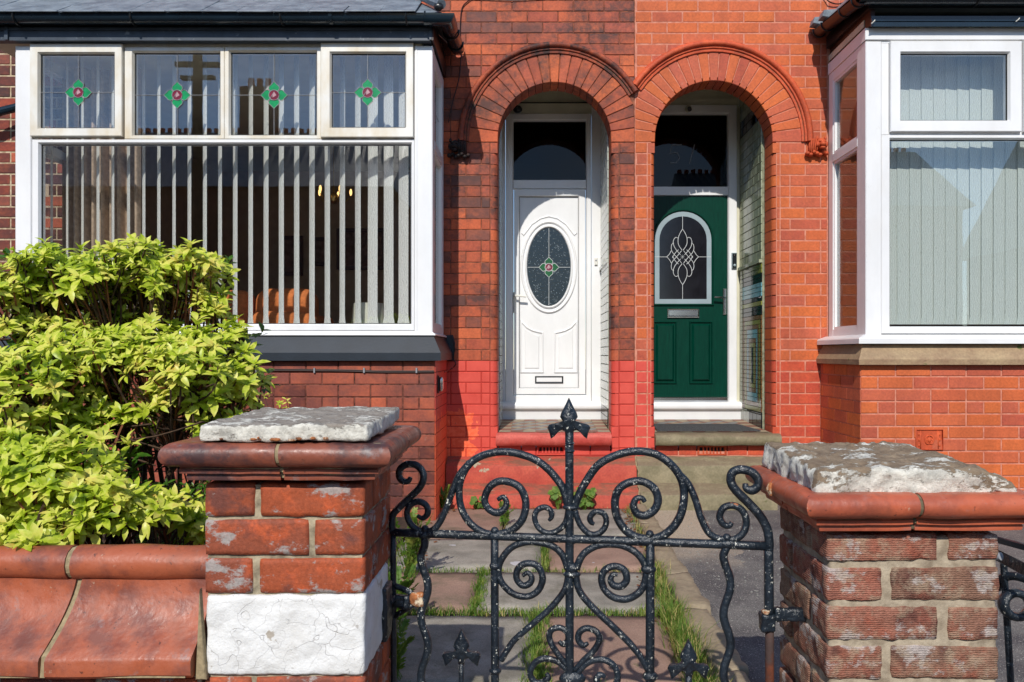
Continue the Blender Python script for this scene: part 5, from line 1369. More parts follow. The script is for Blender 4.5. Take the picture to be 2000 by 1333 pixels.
me = rough_box(X(388, 1.745), X(719, 1.745), 1.745, 2.16, zc-.008, zc+.030, .007, .0055, .006, 24, tilt=lambda p: (p.y-1.745)*.03, seed=5); me.materials.append(M['capstone_left']); me.name = 'capstone'; link('capstone', me, PL)
mb = MB()
for i in range(16): mb.ball((R.uniform(-.70, -.45), R.uniform(1.735, 1.765), zc-.0+R.uniform(-.004, .002)), (R.uniform(.003, .010), .005, R.uniform(.002, .004)), 6, 5)
part('mortar_crumb', mb, 'rust_flake', PL, kind='stuff')

rx0, rx1 = PXm(1620), PXm(1948)
PR = pillar('right gate pillar of combed brown bricks with fat pale joints and a thick capstone', rx0, rx1, PY0, PY1, None, None, 'mortar_fat', PZm(1040), True)
zr = [(1043, 1095), (1108, 1172), (1185, 1249), (1262, 1326), (1340, 1403), (1417, 1480), (1494, 1557), (1571, 1634)]
fr = [[(1621, 1829), (1852, 1947)], [(1621, 1721), (1740, 1948)]]
for k, (a, b) in enumerate(zr):
    z1, z0 = PZm(a), PZm(b)
    for i, (p, q) in enumerate(fr[k % 2]): hb(PR, PXm(p)-(.008 if i == 0 else .001), PXm(q)+.001, PY0-.005, PY0+(.10 if (k % 2 == 0 or i) else .235), z0, z1, 'pillar_comb', amp=.004, rnd=.005, seg=.008)
    ss = [(.115, .235), (.25, .345)] if k % 2 == 0 else [(.25, .345)]
    if k % 2 == 0: ss = [(.118, .34)]
    for (c, d) in ss: hb(PR, rx0-.009, rx0+.1, PY0+c, PY0+d, z0, z1, 'pillar_comb', amp=.004, rnd=.008, seg=.01)
    hb(PR, rx1-.1, rx1+.002, PY0+.115, PY1, z0, z1, 'pillar_comb', seg=.03)
cap_mould(PR, rx0+.002, rx1-.002, PY0+.002, PY1-.004, PZm(993, 1.72), .083, 'cap_right', (X(1798, 1.73), 1.99, 1.95), 'moss_joint', 4)
zc = PZm(970, 1.765)
def tr(p):
    e = max(0, (p.x-(X(1985, 1.765)-.10))/.10); return -e*e*.035*(1 if p.z > zc+.02 else 0)+(p.y-1.77)*.03
me = rough_box(X(1594, 1.765), X(1988, 1.765), 1.765, 2.175, zc-.005, zc+.064, .008, .010, .010, 22, tilt=tr, seed=9); me.materials.append(M['capstone_right']); me.name = 'capstone'; link('capstone', me, PR)
mb = MB(); mb.tube([(rx0-.083+.004, 1.985, PZm(993, 1.72)+.012), (rx0-.083+.001, 1.985, PZm(993, 1.72)-.004), (rx0-.083+.006, 1.985, PZm(993, 1.72)-.02)], [.006, .010, .005], 7); part('chip', mb, 'rust_flake', PR)

# low garden wall with terracotta coping on the left
GW = thing('garden_wall', (-1.6, 1.9, 0), 'low front wall with rolled terracotta coping under the shrub', 'wall')
zt_ = EYE-(1106-690)/F*1.85
rollr = .041
def roll_piece(x0, x1):
    mb = MB(); n = 14; yc, zc = 1.885, zt_
    pf = [(yc+rollr*1.0*math.cos(a), zc+rollr*math.sin(a)) for a in [math.pi*2*i/n for i in range(n)]]
    mb.profile(pf, x0, x1, max(2, int((x1-x0)/.03)), .004); part('coping_roll', mb, 'coping', GW, smooth=True)
def slab_piece(x0, x1, x0b=None, x1b=None):
    z1 = zt_-.034; z0 = EYE-(1287-690)/F*1.765
    f = []; N = 8
    for i in range(N+1):
        t = i/N; f.append((1.862-.092*t**1.9, z1+(z0-z1)*t))
    pf = f+[(1.766, z0-.008), (1.766, z0-.040), (1.774, z0-.048), (1.80, z0-.05), (2.0, z0-.05), (2.0, z1)]
    K = len(pf); mb = MB(); n = 14; vs = []
    for a in range(n+1):
        for (y, z) in pf:
            t = min(1, max(0, (z1-z)/(z1-z0))); c0 = x0+(x0b or 0)*t; c1 = x1+(x1b or 0)*t; x = c0+(c1-c0)*a/n
            d = noise.noise(Vector((x*6, y*6, z*6)))*.004; vs.append((x, y+d, z+d))
    mb.add(vs, [(a*K+q, a*K+(q+1) % K, (a+1)*K+(q+1) % K, (a+1)*K+q) for a in range(n) for q in range(K)]+[tuple(reversed(range(K))), tuple(n*K+q for q in range(K))])
    part('coping_slab', mb, 'coping', GW, smooth=True)
xj = X(133, 1.85); xs_ = X(154, 1.86); db = X(80, 1.765)-xs_
roll_piece(xj+.006, lx0-.004); roll_piece(xj-.62, xj-.006); roll_piece(xj-1.24, xj-.632)
mb = MB(); mb.profile([(1.885+(rollr-.003)*math.cos(math.pi*2*i/14), zt_+(rollr-.003)*math.sin(math.pi*2*i/14)) for i in range(14)], xj-1.2, lx0-.006); part('coping_mortar', mb, 'joint', GW)
slab_piece(xs_+.007, lx0-.004, db, -.012); slab_piece(xs_-.6, xs_-.007, db, db); slab_piece(xs_-1.2, xs_-.614, db, db)
z1 = zt_-.036; z0 = EYE-(1287-690)/F*1.765
pf = [(1.864-.092*(i/8)**1.9+.0035, z1+(z0-z1)*i/8) for i in range(9)]+[(1.7705, z0-.046), (1.98, z0-.046), (1.98, z1)]
part('coping_mortar', MB().profile(pf, xs_-1.4, lx0-.03), 'joint', GW)
zb = z0-.058
for r_ in range(7):
    x = lx0-.01-(.12 if r_ % 2 else 0)
    if r_ % 2: hb(GW, x, lx0-.01, 1.80, 1.9, zb-.072, zb, 'pillar_brick', seg=.02)
    for k in range(6):
        hb(GW, x-.228, x-.008, 1.80, 1.9, zb-.072, zb, 'pillar_brick', seg=.02); x -= .236
    zb -= .08
part('wall_core', bar(-2.3, lx0-.01, 1.812, 2.0, 0, z0-.052), 'mortar_pillar', GW)
part('mortar_fillet', MB().poly([(lx0-.014, .50), (lx0+.012, .50), (lx0+.006, .56), (lx0-.004, z1)], 1.785, 1.80, .003), 'joint', GW)

# ------------------------------------------------------------------ wrought iron gate
gb, ga = -.1636, 2.058
def G(p):
    px, py = p; u = (px-CX)/F; y = ga/(1-gb*u); return Vector((u*y, y, EYE+(CY-py)/F*y))
def zp7(l, o=(720, 760), s=2.2727): return [(o[0]+a/s, o[1]+b/s) for a, b in l]
GT = thing('garden_gate', G((768, 1040)).copy(), 'chipped black wrought iron gate of scrolls with a spearhead finial', 'gate')
K_ = .00135
def scroll(nm, pts, r, taper=(1, 1), zoomed=True, n=5, mat='iron', sd=8, col=True):
    P = zp7(pts) if zoomed else pts
    C = catmull([G(p) for p in P], n); m = len(C); rr = []
    for i in range(m):
        t = i/(m-1); f = 1
        if taper[0] < 1 and t < .1: f = taper[0]+(1-taper[0])*t/.1
        if taper[1] < 1 and t > .86: f = taper[1]+(1-taper[1])*(1-t)/.14
        rr.append(r*f*K_*(1+.05*noise.noise(Vector((i*.7, pts[0][0], 0)))))
    return part(nm, MB().tube(C, rr, sd), mat, GT, smooth='all')
def vbar(nm, px0, py0, px1, py1, r, sd=8, mat='iron'):
    a, b = G((px0, py0)), G((px1, py1)); P = [a.lerp(b, i/14) for i in range(15)]
    return part(nm, MB().tube(P, [r*K_*(1+.05*noise.noise(p*30)) for p in P], sd), mat, GT, smooth='all')
vbar('rail', 766, 1040, 1502, 1067, 8.5, 10)
vbar('post', 1112, 815, 1113, 1700, 8.6, 10)
vbar('stile', 768, 1040, 770, 1700, 6.2); 
scroll('stile_scroll', [(105, 640), (104, 600), (108, 560), (135, 528), (185, 480), (225, 440), (243, 400), (238, 365), (210, 338), (170, 335), (140, 355), (135, 385), (150, 408), (175, 410), (186, 392)], 7.2, (1, .6))
vbar('stile', 1501, 1075, 1502, 1200, 8.8, 10); vbar('stile', 1503, 1225, 1504, 1700, 8.0, 10, 'iron_rust')
scroll('stile_scroll', [(1777, 715), (1778, 680), (1768, 620), (1735, 560), (1680, 500), (1630, 450), (1608, 410), (1615, 372), (1650, 358), (1700, 370), (1728, 405), (1725, 435), (1700, 450), (1676, 440), (1672, 420)], 8.6, (1, .6))
def wavy(px, ph):
    P = [(px+(7 if i > 1 else 0)*math.sin(i*.92+ph), 1050+i*17) for i in range(38)]
    return scroll('wavy_bar', P, 8, (1, 1), False, 3)
wavy(829, 2.6); wavy(1420, 2.9)
vbar('bar', 966, 1050, 968, 1700, 8); vbar('bar', 1270, 1060, 1269, 1700, 8.6)
T = (1, .55)
scroll('large_scroll', [(885, 520), (872, 470), (850, 420), (790, 350), (720, 305), (620, 280), (530, 288), (460, 322), (418, 380), (402, 450), (412, 530), (450, 595), (510, 637), (570, 645), (635, 628), (682, 580), (698, 510), (680, 450), (640, 418), (580, 410), (535, 438), (515, 490), (530, 530), (570, 551), (602, 533), (612, 503), (597, 480), (573, 492)], 7.6, T)
scroll('large_scroll', [(915, 520), (930, 480), (960, 420), (1015, 342), (1085, 300), (1170, 278), (1260, 285), (1330, 325), (1380, 385), (1400, 460), (1388, 550), (1348, 618), (1290, 658), (1225, 665), (1155, 640), (1108, 580), (1093, 510), (1108, 450), (1150, 418), (1210, 410), (1262, 437), (1284, 485), (1272, 532), (1230, 562), (1192, 553), (1176, 518), (1188, 488), (1213, 485), (1226, 502)], 8, T)
scroll('side_scroll', [(450, 325), (400, 385), (370, 460), (345, 530), (312, 598), (280, 628), (232, 630), (190, 603), (170, 555), (185, 515), (222, 500), (256, 518), (262, 552), (240, 574), (216, 562)], 6.6, (1, .6))
scroll('side_scroll', [(1375, 375), (1418, 420), (1450, 490), (1475, 570), (1510, 638), (1560, 666), (1620, 668), (1662, 640), (1676, 590), (1660, 542), (1620, 518), (1577, 527), (1558, 565), (1574, 600), (1600, 608), (1613, 592)], 6.8, (1, .6))
scroll('small_scroll', [(886, 540), (875, 590), (845, 625), (800, 640), (757, 620), (737, 575), (747, 540), (780, 525), (808, 540), (812, 568), (800, 585)], 5.8, T)
scroll('small_scroll', [(916, 540), (938, 600), (975, 640), (1012, 645), (1045, 620), (1055, 582), (1040, 552), (1005, 547), (983, 570), (988, 592), (1002, 600)], 6, T)
scroll('lower_scroll', [(884, 800), (862, 740), (820, 700), (760, 683), (700, 680), (640, 700), (597, 745), (577, 800), (590, 858), (640, 908), (700, 922), (748, 900), (772, 850), (763, 805), (735, 778), (690, 777), (660, 805), (658, 845), (685, 873), (716, 862), (724, 835), (705, 816), (684, 830)], 6.8, T)
scroll('lower_scroll', [(922, 800), (948, 740), (1000, 702), (1060, 690), (1130, 697), (1190, 730), (1225, 780), (1230, 840), (1205, 898), (1150, 932), (1090, 926), (1048, 890), (1034, 840), (1052, 802), (1095, 787), (1135, 805), (1145, 848), (1120, 876), (1088, 872), (1074, 848), (1085, 824), (1106, 824)], 7.2, T)
scroll('brace', [(886, 825), (878, 870), (858, 912), (800, 980), (720, 1050), (650, 1112), (612, 1165), (588, 1205)], 6.4); scroll('brace', [(920, 825), (930, 880), (955, 925), (1010, 985), (1090, 1060), (1160, 1130), (1208, 1190), (1240, 1245)], 6.8)
scroll('heart_scroll', [(900, 1250), (862, 1205), (825, 1155), (802, 1105), (812, 1070), (850, 1060), (882, 1082), (884, 1118), (862, 1134), (845, 1120)], 6.2, (.7, .6)); scroll('heart_scroll', [(912, 1250), (955, 1205), (1000, 1160), (1025, 1112), (1010, 1077), (970, 1062), (938, 1078), (930, 1112), (952, 1138), (974, 1128)], 6.4, (.7, .6))
scroll('heart_scroll', [(900, 1275), (850, 1218), (792, 1197), (742, 1212), (717, 1258), (735, 1300), (768, 1304), (798, 1282), (788, 1262)], 6.4, (.7, .6)); scroll('heart_scroll', [(918, 1275), (970, 1217), (1030, 1200), (1080, 1220), (1104, 1262), (1098, 1310), (1060, 1335), (1025, 1318), (1012, 1290), (1028, 1268), (1050, 1280)], 6.6, (.7, .6))
def collar(z, w, h, zoomed=True, d=1.2):
    p = G(zp7([z])[0]); return part('collar', MB().ball(p, (w*K_/2.27, .013*d, h*K_/2.27), 14, 8), 'iron', GT, smooth='all')
collar((898, 525), 38, 15); collar((903, 822), 40, 17); collar((903, 795), 26, 26); collar((562, 785), 27, 19); collar((1242, 800), 34, 22); collar((562, 1250), 28, 16); collar((1250, 1275), 34, 24); collar((905, 1285), 60, 34)
collar((893, 240), 21, 9); collar((893, 275), 22, 9)
def knob(z): return part('knob', MB().ball(G(zp7([z])[0]), (.011, .012, .011), 12, 8), 'iron', GT, smooth='all')
for q in ((250, 622), (560, 630), (1248, 645), (1590, 660)): knob(q)
def weld(z, s=1.0): return part('weld', MB().ball(G(zp7([z])[0]), (.020*s, .014, .013), 10, 7), 'iron', GT, smooth='all')
weld((570, 652), 1.5); weld((1240, 676), 1.6); weld((250, 648)); weld((1600, 688), 1.3); weld((900, 668))
def finial(z, s, stem=None):
    h = [(0, 0), (9, 17), (22, 45), (37, 73), (42, 92), (30, 110), (48, 126), (80, 124), (95, 130), (102, 143), (92, 166), (85, 195), (72, 186), (62, 168), (35, 154), (20, 160), (16, 185)]
    h = h+[(-a, b) for a, b in reversed(h[1:])]
    c = G(zp7([z])[0]); k = s*K_/2.5
    bm = bmesh.new(); N = len(h)
    def ring_(sc_, dy, cz=100): return [bm.verts.new((c.x+a*k*sc_, c.y+dy, c.z-(cz+(b-cz)*sc_)*k)) for a, b in h]
    L = [ring_(.96, .0), ring_(1, .0), ring_(.95, -.007), ring_(.72, -.012)]
    L0 = ring_(.95, .007)
    for A_, B_ in ((L[1], L[2]), (L[2], L[3]), (L0, L[1])):
        for i in range(N): bm.faces.new((A_[i], A_[(i+1) % N], B_[(i+1) % N], B_[i]))
    cen = bm.verts.new((c.x, c.y-.017, c.z-100*k)); 
    for i in range(N): bm.faces.new((L[3][i], L[3][(i+1) % N], cen))
    bm.faces.new(L0); bm.verts.remove  # keep
    for v in L[0]: bm.verts.remove(v)
    bmesh.ops.recalc_face_normals(bm, faces=bm.faces)
    me = bpy.data.meshes.new('finial'); bm.to_mesh(me); bm.free(); me.polygons.foreach_set('use_smooth', [True]*len(me.polygons)); me.materials.append(M['iron'])
    try: me.set_sharp_from_angle(angle=math.radians(50))
    except Exception: pass
    return link('finial', me, GT)
finial((889, 38), 1.03)
vbar('post', 1111.5, 852, 1112, 900, 7.2)
finial((412, 1062), .96); finial((1420, 1108), .98)
vbar('dog_bar', 901, 1292, 901, 1700, 5.2); vbar('dog_bar', 1345, 1312, 1345, 1700, 6.4)
part('bottom_rail', MB().tube([G((768, 1690)), G((1504, 1720))], .012, 8), 'iron', GT)
# hinge hook left, latch box right
h0, h1, h2 = [G(p) for p in zp7([(112, 872), (232, 935), (112, 1012)])]
part('hinge_strap', MB().tube(catmull([h0, h0.lerp(h1, .5)+Vector((0, 0, .004)), h1], 4), [.008]*9, 8), 'iron', GT, smooth='all'); part('hinge_strap', MB().tube([h2, h1], .008, 8), 'iron', GT, smooth='all')
me = rough_box(h1.x-.026, h1.x+.008, h1.y-.014, h1.y+.014, h1.z-.018, h1.z+.022, .006, .006, .006, 40); me.materials.append(M['rust_flake']); me.name = 'hinge_eye'; link('hinge_eye', me, GT)
me = rough_box(h0.x+.002, h1.x-.03, h1.y-.012, h1.y+.012, h1.z-.022, h1.z+.012, .006, .004, .004, 40); me.materials.append(M['iron']); me.name = 'hinge_block'; link('hinge_block', me, GT)
a = G(zp7([(1768, 1010)])[0]); b = G(zp7([(1912, 985)])[0])
me = rough_box(a.x-.018, a.x+.018, a.y-.02, a.y+.016, a.z-.034, a.z+.012, .007, .004, .006, 30); me.materials.append(M['iron']); me.name = 'latch_clamp'; link('latch_clamp', me, GT)
me = rough_box(a.x+.016, rx0+.02, a.y-.012, a.y+.010, a.z-.012, a.z+.022, .007, .005, .005, 30); me.materials.append(M['iron']); me.name = 'latch_arm'; link('latch_arm', me, GT)
me = rough_box(a.x-.014, a.x+.004, a.y-.018, a.y-.004, a.z+.010, a.z+.020, .004, .004, .003, 60); me.materials.append(M['rust_flake']); me.name = 'latch_rust'; link('latch_rust', me, GT)
t = thing('hinge_bracket', (lx1, 2.0, .7), 'black iron hinge plate fixed to the side of the white painted pillar', 'bracket')
e = at(744, 1182, 2.04); me = rough_box(lx1-.002, lx1+.014, 2.00, 2.08, e.z-.085, e.z+.055, .008, .003, .004, 30); me.materials.append(M['iron']); me.name = 'plate'; link('plate', me, t)
part('pin', MB().tube([(lx1+.01, 2.06, e.z), (h0.x+.004, 2.10, e.z)], .008, 8), 'iron', t)

# neighbour's folded back iron gate, right of the right pillar
t = thing('iron_gate', (1.35, 2.4, 0), 'black iron gate leaf with a coiled scroll, folded back behind the right pillar', 'gate')
def Q(px, py, y): return at(px, py, y)
def rail_(pts, w, h, mat='iron'):
    mb = MB(); C = catmull(pts, 5)
    vs = []; 
    for p in C: vs += [(p.x, p.y-w/2, p.z-h/2), (p.x, p.y+w/2, p.z-h/2), (p.x, p.y+w/2, p.z+h/2), (p.x, p.y-w/2, p.z+h/2)]
    n = len(C); mb.add(vs, [(i*4+k, i*4+(k+1) % 4, (i+1)*4+(k+1) % 4, (i+1)*4+k) for i in range(n-1) for k in range(4)]+[(0, 1, 2, 3), ((n-1)*4+3, (n-1)*4+2, (n-1)*4+1, (n-1)*4)]); return mb
part('top_rail', rail_([Q(1938, 1052, 2.3), Q(1975, 1062, 2.22), Q(2040, 1080, 2.1), Vector((1.43, 1.7, .71)), Vector((1.48, 1.25, .71))], .05, .016), 'gutter', t)
for k in range(6): part('bar', MB().tube([(1.385+k*.02, 2.04-k*.15, .04), (1.385+k*.02, 2.04-k*.15, .64)], .008, 8), 'iron', t, smooth='all')
part('post', MB().tube([(1.48, 1.25, .02), (1.48, 1.25, .74)], .016, 10), 'iron', t, smooth='all')
part('bottom_rail', MB().tube([(1.365, 2.28, .09), (1.48, 1.25, .09)], .012, 8), 'iron', t)
part('rail', rail_([Q(1938, 1080, 2.35), Q(1968, 1095, 2.28), Q(2050, 1135, 2.1), Vector((1.43, 1.7, .64)), Vector((1.48, 1.25, .64))], .055, .034), 'iron', t)
part('pin', MB().tube([Q(1940, 1087, 2.30), Q(1955, 1087, 2.28)], .012, 10), 'grey_plastic', t, smooth=True)
part('scroll', MB().tube(catmull([Q(1946, 1150, 2.36), Q(1958, 1130, 2.34), Q(1985, 1126, 2.3), Q(2020, 1140, 2.25), Q(2060, 1180, 2.2)], 5), .013, 10), 'iron', t, smooth=True)
c = Q(1986, 1182, 2.3); P = [(c.x+.040*math.cos(a), c.y+.02*math.sin(a)*.3, c.z+.034*math.sin(a)) for a in [2*math.pi*i/22 for i in range(24)]]
part('wheel', MB().tube(P, .013, 8, cap=False, flat=1.6), 'iron', t, smooth='all')
part('bar', MB().tube([Q(1960, 1100, 2.33), Q(1990, 1600, 2.33)], .01, 8), 'iron', t)
#==PART5==
# ------------------------------------------------------------------ planting
def leaf_mesh(L, W, mat, curl=.18, fold=.25, nm='leaf'):
    mb = MB(); n = 4; rows_ = []
    prof = [.12, .72, 1.0, .72, .0]
    for i in range(n+1):
        t = i/n; w = W/2*prof[i]; y = t*L; z = -curl*L*t*t+.10*L*t
        rows_.append([(-w, y, z+fold*w), (0, y, z), (w, y, z+fold*w)])
    vs = [p for r_ in rows_ for p in r_]; fs = []
    for i in range(n):
        a = i*3; b = a+3; fs += [(a, a+1, b+1, b), (a+1, a+2, b+2, b+1)]
    mb.add(vs, fs); return mb.v, mb.f
class Foliage:
    def __init__(s): s.v = []; s.f = []; s.items = []
    def put(s, mat, vf):
        s.items.append((mat, vf))
LV = [leaf_mesh(.070, .026, 0, .22, .26), leaf_mesh(.062, .025, 0, .42, .30), leaf_mesh(.056, .023, 0, .05, .25)]
def mat_to(dirv, up, pos, s):
    y = dirv.normalized(); x = y.cross(up)
    if x.length < .01: x = y.cross(Vector((1, 0, 0)))
    x.normalize(); z = x.cross(y).normalized()
    m = Matrix((x*s, y*s, z*s)).transposed().to_4x4(); m.translation = pos; return m
def whorl(out, pos, axis, n, s, rnd):
    axis = axis.normalized(); a0 = rnd.uniform(0, 6.28)
    u = axis.cross(Vector((.3, .2, 1))).normalized(); v = axis.cross(u)
    for i in range(n):
        a = a0+2*math.pi*i/n*1.03+rnd.uniform(-.2, .2); inner = i % 3 == 0
        el = rnd.uniform(.55, 1.1) if inner else rnd.uniform(-.15, .5)
        d = (u*math.cos(a)+v*math.sin(a))*math.cos(el)+axis*math.sin(el)
        out.append((mat_to(d, axis, pos+axis*rnd.uniform(-.02, .008), s*(.72 if inner else 1)*rnd.uniform(.8, 1.15)), rnd.randrange(3)))
rnd = random.Random(11)
SH = thing('shrub', (-1.5, 2.9, 0), 'tall yellow green shrub with glossy whorled leaves spilling over the low front wall', 'shrub')
base = Vector((-1.45, 2.95, .03))
blobs = [  # px, py, depth, rx, rz (px), ry metres, whorls
 (50, 565, 2.75, 66, 44, .22, 40), (112, 520, 2.8, 56, 40, .22, 44), (190, 545, 2.8, 60, 34, .22, 34), (268, 512, 2.9, 66, 40, .22, 52), (330, 545, 2.9, 40, 36, .2, 26), (392, 518, 2.95, 44, 40, .18, 28), (8, 555, 2.7, 30, 30, .1, 12), (20, 640, 2.7, 70, 60, .2, 34),
 (150, 600, 2.95, 110, 50, .2, 40), (300, 596, 3.0, 70, 36, .15, 22), (412, 596, 2.95, 34, 34, .1, 16), (462, 650, 2.9, 28, 24, .08, 10),
 (60, 745, 2.45, 120, 62, .22, 62), (190, 690, 2.6, 110, 50, .2, 56), (305, 690, 2.7, 90, 56, .2, 60), (400, 700, 2.75, 80, 58, .2, 60), (455, 755, 2.75, 62, 60, .18, 44), (360, 770, 2.6, 80, 34, .15, 26),
 (55, 835, 2.4, 90, 50, .2, 34), (170, 800, 2.6, 80, 50, .15, 22), (270, 800, 2.6, 60, 40, .14, 14),
 (40, 955, 2.08, 90, 80, .14, 52), (130, 930, 2.10, 90, 62, .14, 50), (205, 985, 2.08, 70, 52, .12, 34), (90, 1035, 2.00, 90, 34, .08, 26), (50, 1062, 1.90, 50, 16, .03, 9), (20, 900, 2.2, 70, 50, .1, 20), (110, 655, 2.7, 120, 30, .15, 20), (250, 640, 2.85, 110, 26, .12, 10), (200, 565, 2.8, 160, 30, .12, 30), (60, 890, 2.3, 110, 30, .12, 16), (190, 870, 2.35, 80, 30, .12, 6), (430, 830, 2.6, 60, 24, .1, 14), (340, 720, 2.5, 110, 40, .1, 30), (290, 985, 2.15, 50, 30, .1, 14), (380, 1010, 2.3, 22, 50, .06, 10)]
leaves = []; tips = []
for (px, py, y, rx, rz, ry, n) in blobs:
    c = at(px, py, y); s = y/F
    for _ in range(int(n*1.45)):
        far_out = rnd.random() < .07
        while True:
            d = Vector((rnd.uniform(-1, 1), rnd.uniform(-1, 1), rnd.uniform(-1, 1)))
            if .35 < d.length < 1: break
        if d.z < -.45 and rnd.random() < .6: continue
        if far_out: d = d*1.3
        p = c+Vector((d.x*rx*s, d.y*ry, d.z*rz*s))
        ax = (Vector((d.x*.5, d.y*.3-.40, .75+d.z*.25))+Vector((rnd.uniform(-.3, .3), rnd.uniform(-.3, .3), rnd.uniform(-.2, .2))))
        whorl(leaves, p, ax, rnd.randint(8, 12), rnd.uniform(.58, .98), rnd); tips.append((p, ax.normalized(), c))
cp = Vector((0, 0, EYE))
def score(m):
    p = m.translation; q = (p-cp); px = CX+F*p.x/p.y; py = CY-F*(p.z-EYE)/p.y
    return (p.y if -10 < px < 700 and 440 < py < 1110 else 99)
leaves.sort(key=lambda t: score(t[0]))
lmesh = []
for v, f in LV:
    me = bpy.data.meshes.new('leaf'); me.from_pydata(v, [], f); me.materials.append(M['leaf']); me.polygons.foreach_set('use_smooth', [True]*len(me.polygons)); lmesh.append(me)
for m, k in leaves[:290]:
    o = link('leaf', lmesh[k], SH); o.matrix_local = Matrix.Translation(-WL[SH.name]) @ m
def joined(items, V, mat, parent, nm='leaf'):
    import numpy as np
    vs, fs = [], []; off = 0
    for m, k in items:
        v, f = V[k]; A = np.array(m); q = np.array(v) @ A[:3, :3].T+A[:3, 3]; vs.append(q); fs += [tuple(i+off for i in ff) for ff in f]; off += len(v)
    me = bpy.data.meshes.new(nm); me.from_pydata(np.concatenate(vs).tolist(), [], fs); me.materials.append(M[mat]); me.polygons.foreach_set('use_smooth', [True]*len(me.polygons))
    return link(nm, me, parent, kind='stuff')
joined(leaves[290:], LV, 'leaf', SH)
# stems
hubs = []
for (px, py, y, rx, rz, ry, n) in blobs:
    c = at(px, py, y)+Vector((0, .06, -rz*.4*y/F)); mid = base.lerp(c, .45)+Vector((rnd.uniform(-.1, .1), rnd.uniform(-.05, .1), -.05)); b = base+Vector((rnd.uniform(-.15, .15), rnd.uniform(-.1, .1), 0))
    C = catmull([b, mid, mid.lerp(c, .55)+Vector((rnd.uniform(-.04, .04), rnd.uniform(-.04, .04), rnd.uniform(-.03, .03))), c], 5)
    part('branch', MB().tube(C, [.013-.009*i/(len(C)-1) for i in range(len(C))], 6), 'bark', SH, smooth='all'); hubs.append(C)
mb = MB(); mr = MB()
for i, (p, ax, c) in enumerate(tips):
    H = min((h for h in hubs), key=lambda h: (h[-1]-p).length); q = H[-rnd.randint(1, 6)]
    m = q.lerp(p, .55)+Vector((rnd.uniform(-.03, .03), rnd.uniform(-.03, .03), rnd.uniform(-.05, .0)))
    (mr if i % 3 == 0 else mb).tube(catmull([q, m, p-ax*.03, p], 3), [.0042]*3+[.0035]*3+[.0026]*3+[.002], 4)
part('twig', mb, 'bark', SH, kind='stuff'); part('twig', mr, 'twig_red', SH, kind='stuff')
mb = MB()
for _ in range(60):
    c = at(rnd.uniform(150, 400), rnd.uniform(780, 920), rnd.uniform(2.5, 3.0)); d = Vector((rnd.uniform(-1, 1), rnd.uniform(-.4, .4), rnd.uniform(-.3, .9))).normalized()*rnd.uniform(.08, .2)
    mb.tube(catmull([c-d, c+Vector((rnd.uniform(-.03, .03), 0, rnd.uniform(-.03, .03))), c+d], 3), .003, 4)
part('bare_twig', mb, 'bark', SH, kind='stuff')
# lower inner foliage, darker
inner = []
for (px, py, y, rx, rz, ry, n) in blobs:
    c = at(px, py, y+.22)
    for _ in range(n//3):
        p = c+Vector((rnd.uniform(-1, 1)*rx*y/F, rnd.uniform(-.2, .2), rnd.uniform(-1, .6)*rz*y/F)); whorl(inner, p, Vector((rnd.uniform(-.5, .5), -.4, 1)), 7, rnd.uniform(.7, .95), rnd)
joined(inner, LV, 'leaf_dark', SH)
# small dense bush in the corner behind the wall
def small_bush(label, cx, cy, px0, px1, py0, py1, y0, y1, n, lv, mat, cat='bush'):
    t = thing(cat, (cx, cy, .03), label, cat); it = []; mb = MB()
    for _ in range(n):
        y = rnd.uniform(y0, y1); p = at(rnd.uniform(px0, px1), rnd.uniform(py0, py1), y); p.z = max(p.z, .06)
        if rnd.random() < .4: mb.tube([(cx+rnd.uniform(-.2, .2), cy+rnd.uniform(-.1, .1), .03), tuple(p.lerp(Vector((cx, cy, .2)), .4)), tuple(p)], .002, 4)
        whorl(it, p, Vector((rnd.uniform(-.6, .6), rnd.uniform(-.8, .1), .8)), 6, rnd.uniform(.35, .6)*lv, rnd)
    part('stem', mb, 'bark', t, kind='stuff'); joined(it, LV, mat, t); return t
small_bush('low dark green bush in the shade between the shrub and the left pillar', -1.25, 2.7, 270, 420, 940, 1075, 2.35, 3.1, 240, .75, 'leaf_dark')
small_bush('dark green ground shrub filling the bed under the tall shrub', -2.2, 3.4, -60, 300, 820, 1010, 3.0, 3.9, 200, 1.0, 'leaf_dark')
small_bush('small leafy plant beside the base of the bay wall', -1.55, 5.3, 505, 560, 760, 800, 5.2, 5.5, 10, 1.0, 'leaf')
# ferny weeds left of the path
def fern(label, c, h, n, spread=.2):
    t = thing('weed', c, label, 'weed'); 
    mb = MB()
    for i in range(n):
        a = rnd.uniform(0, 6.28); e = c+Vector((math.cos(a)*spread*rnd.uniform(.3, 1), math.sin(a)*spread*rnd.uniform(.3, 1), h*rnd.uniform(.55, 1)))
        P = catmull([c+Vector((rnd.uniform(-.03, .03), rnd.uniform(-.03, .03), 0)), c.lerp(e, .5)+Vector((0, 0, h*.15)), e], 5)
        mb.tube(P, .0016, 4)
        for k in range(2, len(P)):
            tdir = (P[k]-P[k-1]).normalized(); sd = tdir.cross(Vector((0, 0, 1)))
            sd = sd.normalized() if sd.length > .01 else Vector((1, 0, 0))
            for s in (-1, 1):
                for q in range(3):
                    o = P[k]+tdir*.004*q; L = .030*(1-k/len(P)*.5); d = (sd*s+tdir*.5+Vector((0, 0, rnd.uniform(-.2, .4)))).normalized()*L
                    w = tdir*.005; mb.face([o-w*.6, o+d*.5-w, o+d, o+d*.5+w, o+w*.6])
    o = part('frond', mb, 'grass', t, kind='stuff'); return t
fern('feathery green weed clump beside the left gate stile', Vector((X(800, 4.2), 4.2, .04)), .36, 30, .17)
